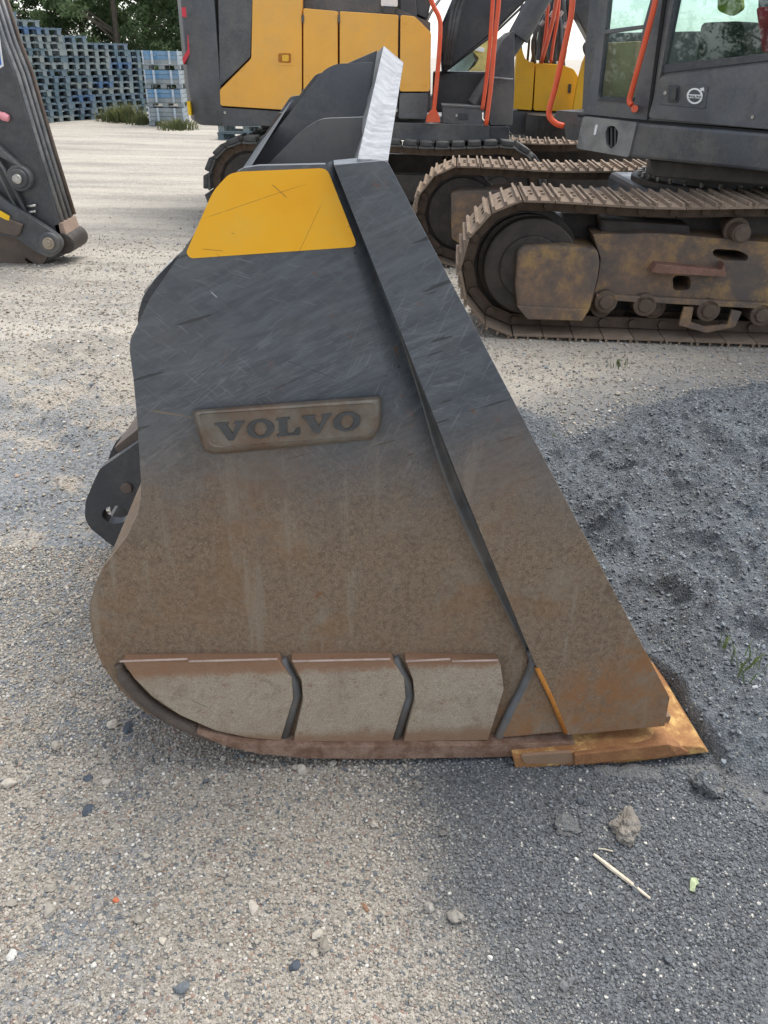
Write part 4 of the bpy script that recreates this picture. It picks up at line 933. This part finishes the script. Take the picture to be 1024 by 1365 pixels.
m = MB(); m.cyl(P_, P_+Vector((0, .03, 0)), .048, 20); m.cyl(P_+Vector((0, -.01, 0)), P_, .03, 8); m.build('coupler_pin', simple('worn_pin', (.32, .27, .21), .5, .5), am, .005)
slab('coupler_hook', A_, rnd([(-120,250),(0,290),(40,318),(64,342),(58,352),(48,353),(34,343),(33,347),(45,357),(30,360),(-10,352),(-120,330)], 4, 3), -.02, .26, M_BROWNB, am, .014)
m = MB(); m.prism(at(A_, [(30,300),(26,312),(22,316),(-60,296),(-60,262)], -.14), (0, .04, 0)); m.build('lower_bar', M_BROWNB, am, .01)
slab('warning_sticker', A_, [(-8,276),(13,288),(12,294),(8,293),(-10,284)], -.1425, .002, M_YTAPE, am)
slab('number_sticker', A_, [(-20,36),(-2,36),(5,88),(-6,95),(-20,95)], -.003, .003, M_WHITE, am)
slab('sticker_print', A_, [(-20,42),(-4,42),(2,86),(-6,90),(-20,90)], -.006, .003, M_BLUE, am)
P_ = A_.at(-4, 152, -.03); m = MB(); m.cyl(P_, A_.at(4, 155, -.03), .028, 14); m.cyl(A_.at(4, 155, -.03), A_.at(12, 158, -.03), .034, 14, .024); m.build('pink_cap', M_PINK, am, .004)
for y_ in (275, 283): m = MB(); m.tube(at(A_, [(36,y_),(48,y_-1)], -.03), .012, 8); m.build('grease_fitting', M_CHROME, am, smooth=True)
m = MB(); m.prism(at(A_, [(-52,-120),(-10,-100),(34,100),(26,110),(19,100),(0,48)], .0)+[], (0, .36, 0))
# counterweight marks
slab('red_reflector', E, [(242,10),(253,9),(253,24),(243,22)], .05, .06, M_RED, ex)
slab('red_reflector', E, [(250,46),(255,46),(255,68),(245,86),(243,78),(250,66)], .05, .06, M_RED, ex)
slab('yellow_reflector', E, [(249,135),(253,136),(255,154),(251,153)], .03, .1, M_YTAPE, ex)

# ------------------------------------------------------------------ pallets
def pallet_mat():
    m = Mat('weathered_blue_wood'); oi = m.n('ShaderNodeObjectInfo'); r_ = oi.outputs['Random']
    c = m.ramp(r_, [(0, (.085, .135, .165)), (.25, (.16, .205, .22)), (.5, (.105, .155, .20)), (.75, (.20, .235, .235)), (.93, (.06, .125, .24))], 'CONSTANT')
    n = m.noise(7, 6, .7, co=m.map((.4, 3, 3))); c = m.mix(m.math('MULTIPLY', m.rng(n, .4, .7), .6), c, (.26, .27, .25))
    return m.fin(c, .85)
M_PAL = pallet_mat()
def pallet_mb():
    m = MB()      # short side along x
    for i in range(5): m.box((-.35+i*.175, 0, .133), (.13, 1.2, .022))
    for y in (-.53, 0, .53): m.box((0, y, .111), (.8, .13, .022))
    for x in (-.33, 0, .33):
        for y in (-.53, 0, .53): m.box((x, y, .061), (.11, .13, .078))
        m.box((x, 0, .011), (.11, 1.2, .022))
    return m
pal0 = None
ORD = ['first', 'second', 'third', 'fourth', 'fifth', 'sixth', 'seventh', 'eighth', 'ninth', 'tenth', 'eleventh', 'twelfth', 'thirteenth', 'fourteenth', 'fifteenth', 'sixteenth', 'seventeenth', 'eighteenth']
SN = ['first', 'second', 'third', 'fourth', 'fifth', 'sixth', 'seventh', 'eighth', 'ninth']
def pallet(loc, rz, label, group='blue wooden pallets stacked at the yard edge'):
    global pal0
    if pal0 is None: o = pal0 = pallet_mb().build('pallet', M_PAL, None, loc=(0, 0, 0))
    else: o = pal0.copy(); COL.objects.link(o)
    o.location = loc; o.rotation_euler = (0, 0, rz)
    return ident(o, label, 'pallet', group)
ang = R(62)
cols_px = [(6,16), (34,15), (61,14), (92,13), (121,12), (148,12), (174,11)]
rr = random.Random(11)
px0 = ground_at(61, 158)
for i, (px, n) in enumerate(cols_px):
    # stacks stand along a line running back to the right
    base = Vector((-9.25+(i-2)*.0, 23.3, 0)); r_ = ray(px, 150); line_p = Vector((-9.45, 22.2, 0)); ld = Vector((math.cos(ang), math.sin(ang), 0))
    det = r_.x*ld.y-r_.y*ld.x; k = (r_.x*-line_p.y+r_.y*line_p.x)/det*1.0
    k = (r_.y*line_p.x-r_.x*line_p.y)/det; P_ = line_p+ld*k
    for j in range(n):
        pallet(P_+Vector((rr.uniform(-.03, .03), rr.uniform(-.03, .03), .0+j*.148)), ang+rr.uniform(-.05, .05)-R(6), f'blue pallet, {ORD[j]} from the ground in front stack {SN[i]} from left')
    nb = n+1 if i < 5 else n
    for j in range(nb-2, nb):
        pallet(P_+Vector((-1.15, .62, j*.148)), ang-R(6)+rr.uniform(-.04, .04), f'weathered pallet {ORD[j]} from the ground, back row, behind {SN[i]} stack from left')
p_ = ground_at(316, 187)
for q in (0, 1):
    pallet((p_.x+.25+q*.02, p_.y+.3, q*.148), R(82), ('lower' if q == 0 else 'upper')+' pallet lying on the ground beyond the orange excavator', 'pallets lying beyond the orange excavator')

# stack of crates
def crate(loc, rz, label, blue):
    c_ = thing('pallet_crate', label, 'crate', loc, 'grey and blue wooden crates in one stack')
    mt = simple('crate_paint_blue', (.07, .20, .36), .8, dirt=(.30, .33, .33), dirt_amt=.6, scale=4) if blue else M_CGREY
    R_ = Matrix.Rotation(rz, 3, 'Z'); L0 = Vector(loc)
    def bx(nm, c0, d, mt):
        c0 = (c0[0]*.70, c0[1], c0[2]*.86); d = (d[0]*.70 if d[0] > .2 else d[0], d[1], d[2]*.86); m = MB(); m.box(L0+R_ @ Vector(c0), d, R_); return m.build(nm, mt, c_)
    for k, z in enumerate((.19, .30, .41)): bx('side_board', (0, -.40, z), (1.2, .025, .10), mt if k else M_CGREY); bx('back_board', (0, .40, z), (1.2, .025, .10), M_CGREY)
    for s_ in (-1, 1):
        for z in (.19, .30, .41): bx('end_board', (s_*.59, 0, z), (.025, .77, .10), M_CGREY)
        bx('corner_strip', (s_*.585, -.418, .30), (.035, .012, .34), M_CLIGHT)
    bx('cleat', (-.28, -.42, .30), (.05, .014, .33), M_CLIGHT); bx('cleat', (.3, -.42, .30), (.05, .014, .33), M_CLIGHT)
    bx('bottom_deck', (0, 0, .122), (1.18, .8, .024), M_CGREY)
    for x_ in (-.53, 0, .53): bx('block', (x_, -.33, .06), (.14, .12, .10), M_CGREY); bx('block', (x_, .33, .06), (.14, .12, .10), M_CGREY)
M_CGREY = simple('crate_weathered_grey', (.20, .24, .26), .9, dirt=(.34, .33, .30), dirt_amt=.5, scale=4)
M_CLIGHT = simple('crate_pale_strip', (.42, .48, .53), .7)
p_ = ground_at(222, 168)
for q, (nm, bl) in enumerate((('bottom crate of the stack, weathered grey boards', 0), ('second crate from the ground, blue grey boards', 1), ('third crate up, brighter blue boards above fork openings', 1), ('topmost crate of the stack, blue boards under the trees', 1))):
    crate((p_.x, p_.y+.4, q*.405), R(4), nm, bl)

# ------------------------------------------------------------------ trees and weeds
def leaf_mat(name, a, b):
    m = Mat(name); g_ = m.n('ShaderNodeNewGeometry'); r_ = g_.outputs['Random Per Island']
    c = m.mix(r_, a, b); c = m.mix(m.rng(m.noise(.6, 3), .35, .65), c, tuple(x*.6 for x in a))
    m.b.inputs['Subsurface Weight'].default_value = 0
    tl = m.n('ShaderNodeBsdfTranslucent'); m.link(c, tl.inputs[0]); mx = m.n('ShaderNodeMixShader'); mx.inputs[0].default_value = .6
    m.fin(c, .6); m.link(m.b.outputs[0], mx.inputs[1]); m.link(tl.outputs[0], mx.inputs[2]); m.link(mx.outputs[0], m.t.nodes['Material Output'].inputs[0]); return m.m
M_LEAF = [leaf_mat('foliage_mid_green', (.12, .19, .08), (.26, .34, .17)), leaf_mat('foliage_dark_green', (.10, .155, .075), (.21, .28, .14))]
M_BARK = simple('grey_bark', (.12, .10, .08), .9)
def tree_meshes(seed, h=10, rad=2.0, n=9000, leaf=.13, mi=0, low=.4):
    rs = np.random.RandomState(seed)
    # clumps along limbs
    tr = MB(); tr.tube([(0, 0, -.2), (.1, .05, h*.3), (-.05, .1, h*.6), (0, 0, h*.95)], [.12, .10, .07, .03], 9)
    cl = []
    for i in range(130):
        z = low+(h-low)*rs.rand()**.9; a = rs.rand()*6.28; r_ = rad*(.35+.75*rs.rand())*math.sin(min(1, .25+.9*(1-z/h)+.15)*1.4)
        c = np.array([math.cos(a)*r_, math.sin(a)*r_, z]); cl.append((c, .25+.45*rs.rand()))
        if i % 3 == 0: tr.tube([(0, 0, max(.3, z-.9)), (c[0]*.5, c[1]*.5, z-.35), tuple(c)], [.05, .035, .012], 6)
    ci = rs.randint(0, len(cl), n); cc = np.array([cl[i][0] for i in ci]); rr_ = np.array([cl[i][1] for i in ci])
    d = rs.normal(size=(n, 3)); d /= np.linalg.norm(d, axis=1)[:, None]; p = cc+d*(rr_*rs.rand(n)**.5)[:, None]*[1, 1, .8]
    u = rs.normal(size=(n, 3)); u /= np.linalg.norm(u, axis=1)[:, None]; w = np.cross(u, rs.normal(size=(n, 3))); w /= np.linalg.norm(w, axis=1)[:, None]
    s_ = leaf*rs.uniform(.6, 1.3, n)[:, None]
    v = np.stack([p-u*s_, p+w*s_*.5, p+u*s_, p-w*s_*.5], 1).reshape(-1, 3)
    me = bpy.data.meshes.new('crown'); me.vertices.add(4*n); me.vertices.foreach_set('co', v.astype(np.float32).ravel()); me.loops.add(4*n); me.loops.foreach_set('vertex_index', np.arange(4*n, dtype=np.int32))
    me.polygons.add(n); me.polygons.foreach_set('loop_start', np.arange(0, 4*n, 4, dtype=np.int32)); me.update(calc_edges=True); me.materials.append(M_LEAF[mi])
    to = tr.build('trunk', M_BARK, None, loc=(0, 0, 0)); 
    return me, to
TM = [tree_meshes(21, 9, 2.4, 20000, .085, 0, .1), tree_meshes(22, 10, 2.2, 20000, .085, 1, .1), tree_meshes(23, 8, 2.6, 19000, .08, 0, .1)]
used_t = set()
def tree(x, y, kind, rz, label, group='trees behind the pallets', sc=1.0):
    t_ = thing('broadleaf_tree', label, 'tree', (x, y, 0), group); t_.rotation_euler.z = rz; t_.scale = (sc, sc, sc)
    me, tr = TM[kind]; c = bpy.data.objects.new('crown', me); COL.objects.link(c); c.parent = t_
    if kind in used_t: b = tr.copy(); COL.objects.link(b)
    else: b = tr; used_t.add(kind)
    b.parent = t_
tl = [(-17.5, 34, 0, 'tree at the far left, half hidden by the dark excavator arm'), (-15.0, 36.5, 1, 'dark green tree behind the tallest pallet stacks'), (-13.4, 33.5, 2, 'light green tree with sky gaps above the second pallet stack'),
      (-11.6, 36, 1, 'dark tree rising above the middle of the pallet wall'), (-9.8, 33.8, 0, 'mid green tree above the lowered end of the pallet wall'), (-8.0, 36, 2, 'loose leafy tree behind the stacked crates'),
      (-6.3, 34, 1, 'dark tree touching the counterweight in the picture'), (-4.2, 37, 0, 'tree mostly hidden behind the orange excavator body')]
for i, (x, y, k, lb) in enumerate(tl): tree(x, y, k, i*1.3, lb)
tree(-21, 42, 1, 2, 'farther dark tree filling the gap at the left edge')
tree(-13.6, 40, 0, 3, 'farther tree seen through the gaps above the pallets')
tree(-10.4, 40.5, 2, 4, 'farther tree behind the gap beside the middle trunk')
tree(-8.4, 40, 0, 5, 'farther tree showing just left of the counterweight')
# the trees the cab glass mirrors stand outside the view, to the left
for i, (x, y, k, sc, lb) in enumerate([(-15, 4.6, 1, .75, 'tall tree left of the view mirrored in the cab door glass'), (-17, 1.5, 0, .6, 'lower tree mirrored beside the tall one in the cab glass'), (-15, -3.5, 2, .8, 'leafy tree mirrored at the right of the cab door glass')]):
    tree(x, y, k, i, lb, 'trees mirrored in the cab glass', sc)

def weed(loc, n, h, spread, label, cat='weed', mat=None, name='weed_clump', seed=1, wd=.012):
    rs = random.Random(seed); m = MB(); L0 = Vector(loc)
    for i in range(n):
        a = rs.random()*6.28; r_ = spread*rs.random(); b = L0+Vector((math.cos(a)*r_, math.sin(a)*r_, -.004)); hh = h*(.5+.6*rs.random()); ln = Vector((rs.uniform(-1, 1), rs.uniform(-1, 1), 0))*hh*.5
        s_ = Vector((math.cos(a+1.5), math.sin(a+1.5), 0))*wd*(.6+.6*rs.random()); t_ = b+Vector((0, 0, hh*.6))+ln*.35; e = b+Vector((0, 0, hh))+ln
        m.add([b-s_*.5, b+s_*.5, t_+s_*.5, t_-s_*.5, e], [(0,1,2,3),(3,2,4)])
    o = m.build(name, mat or M_GRASS, None, loc=loc); return ident(o, label, cat)
M_GRASS = leaf_mat('grass_green', (.10, .16, .05), (.22, .26, .10)); M_WEED = leaf_mat('dry_weed_green', (.11, .14, .05), (.28, .26, .12))
for i, (px, py, h_, lb) in enumerate(((170, 163, .6, 'tall dry weed clump in front of the pallet wall beside the crates'), (156, 162, .4, 'low weed clump at the foot of the pallet wall'), (190, 165, .3, 'low weeds between the pallet wall and the crates'), (238, 172, .3, 'weeds at the foot of the crates beside the counterweight'))):
    weed(ground_at(px, py), 260, h_*.8, .55, lb, 'weed', M_WEED, seed=i, wd=.028)
def onheap(px, py):
    p = ground_at(px, py, .08); z = float(hfun(np.array([p.x]), np.array([p.y]))[0]); p = ground_at(px, py, z); return p
def onground(px, py):
    p = ground_at(px, py); z = float(gh(np.array([p.x]), np.array([p.y]))[0]); return ground_at(px, py, z)
weed(onheap(993, 893), 26, .075, .055, 'thin green grass tuft growing on the dark heap near the right edge', 'grass tuft', name='grass_tuft', seed=5, wd=.004)
weed(onheap(964, 862), 7, .06, .012, 'few upright grass blades on the heap left of the tuft', 'grass tuft', name='grass_tuft', seed=6, wd=.004)
weed(onground(741, 588), 14, .05, .02, 'tiny green sprout beside the bucket edge at the heap margin', 'sprout', name='sprout', seed=7, wd=.008)
weed(onground(824, 488), 30, .05, .08, 'small grass patch on gravel in front of the rusty track', 'grass tuft', name='grass_tuft', seed=8, wd=.006)

# ------------------------------------------------------------------ small things on the ground
def rock(px, py, size, col, label, cat='stone', name='stone', seed=1, flat=.6, loc=None, rough=.9, sub=3, amp=.35, grain=False):
    p = loc or onground(px, py); bm = bmesh.new(); bmesh.ops.create_icosphere(bm, subdivisions=sub, radius=.5)
    rs = np.random.RandomState(seed); off = rs.rand(3)*50
    o3 = Vector(off); nn = [mnoise.fractal(v.co*(2.4 if not grain else 1.9)+o3, .8, 2.1, 5 if grain else 3)*.5 for v in bm.verts]
    for v, k in zip(bm.verts, nn): v.co *= 1+amp*2*float(k)*(1.0 if not grain else 1.3); v.co.x *= size[0]; v.co.y *= size[1]; v.co.z *= size[2]
    me = bpy.data.meshes.new(name); bm.to_mesh(me); bm.free(); me.materials.append(col)
    o = bpy.data.objects.new(name, me); COL.objects.link(o); o.location = p+Vector((0, 0, size[2]*.18)); o.rotation_euler.z = rs.rand()*3
    return ident(o, label, cat)
S_DK = simple('dark_blue_stone', (.075, .09, .11), .85, scale=30); S_BR = simple('orange_brick_chip', (.55, .17, .08), .9, scale=40); S_LT = simple('pale_stone', (.62, .60, .55), .85, scale=30)
S_RD = simple('reddish_brown_stone', (.30, .17, .10), .85, scale=40)
rock(393, 1289, (.026, .018, .016), S_DK, 'dark blue grey stone lying alone on light gravel below the bucket', seed=1)
rock(117, 1080, (.034, .022, .014), S_DK, 'flat dark stone on the gravel left of the bucket heel', seed=2)
rock(118, 1038, (.024, .020, .012), S_DK, 'small dark stone just above the flat dark one at left', seed=9)
rock(154, 1201, (.013, .015, .012), S_BR, 'small orange brick chip on the gravel at lower left', 'brick chip', 'brick_chip', seed=3)
rock(487, 1210, (.022, .010, .008), S_RD, 'reddish brown chip on gravel below the middle of the bucket', seed=4)
rock(768, 1146, (.010, .008, .008), S_LT, 'small white stone left of the dry stick', seed=5)
rock(861, 1153, (.008, .007, .007), S_LT, 'small white stone right of the dry stick', seed=6)
rock(653, 1277, (.012, .010, .009), S_LT, 'upper of two white pebbles on dark grit below the bucket', seed=7)
rock(15, 1275, (.026, .018, .014), S_LT, 'pale stone at the lower left edge', seed=8)
rock(171, 972, (.050, .022, .014), S_DK, 'dark flat asphalt chunk just left of the bucket heel', 'asphalt chunk', 'asphalt_chunk', seed=12)
rock(0, 0, (.062, .085, .055), M_LUMP, 'brown grey crumbly lump of grit behind the dry stick', 'dirt lump', 'dirt_lump', seed=13, loc=onground(834, 1106)+Vector((0, .0, -.004)), sub=5, amp=.42, grain=True)
rock(0, 0, (.06, .05, .022), M_HEAP, 'flat dark crumb of grit left of the crumbly lump', 'dirt lump', 'dirt_lump', seed=14, loc=onground(755, 1103), sub=5, amp=.42, grain=True)
rock(0, 0, (.09, .07, .06), M_HEAP, 'dark clod of grit under the tip of the cutting edge', 'dirt lump', 'dirt_lump', seed=15, loc=onground(945, 1050), sub=5, amp=.42, grain=True)
m = MB(); q = [onground(x, y)+Vector((0, 0, .006)) for x, y in ((791,1141),(812,1158),(838,1178),(866,1200))]
m.tube(q, [.0035,.0055,.0048,.003], 7); o = m.build('stick', simple('bleached_wood', (.62, .54, .42), .8, scale=60), None, loc=q[0]); ident(o, 'bleached dry stick lying on the dark grit at lower right', 'stick')
m = MB(); q = [onground(x, y)+Vector((0, 0, .005)) for x, y in ((797,1133),(806,1134),(817,1137))]
m.tube(q, .0018, 6); o = m.build('twig', simple('bleached_twig', (.5, .45, .35), .8), None, loc=q[0]); ident(o, 'short thin twig just above the end of the dry stick', 'twig')
m = MB(); p = onground(924, 1182)+Vector((0, 0, .004)); rs = random.Random(3)
L_ = [Vector((-.012, -.012, 0)), Vector((-.004, -.018, .003)), Vector((.003, -.004, .006)), Vector((.013, .004, .004)), Vector((.010, .014, .008)), Vector((-.001, .016, .006)), Vector((-.007, .004, .003))]
m.prism([p+v for v in L_], (0, 0, -.0012)); o = m.build('leaf', simple('pale_green_leaf', (.36, .42, .24), .7, scale=80), None, loc=p); ident(o, 'pale green dry leaf on dark grit right of the stick', 'leaf')

for o in bpy.data.objects:
    if '_o' in o: del o['_o']
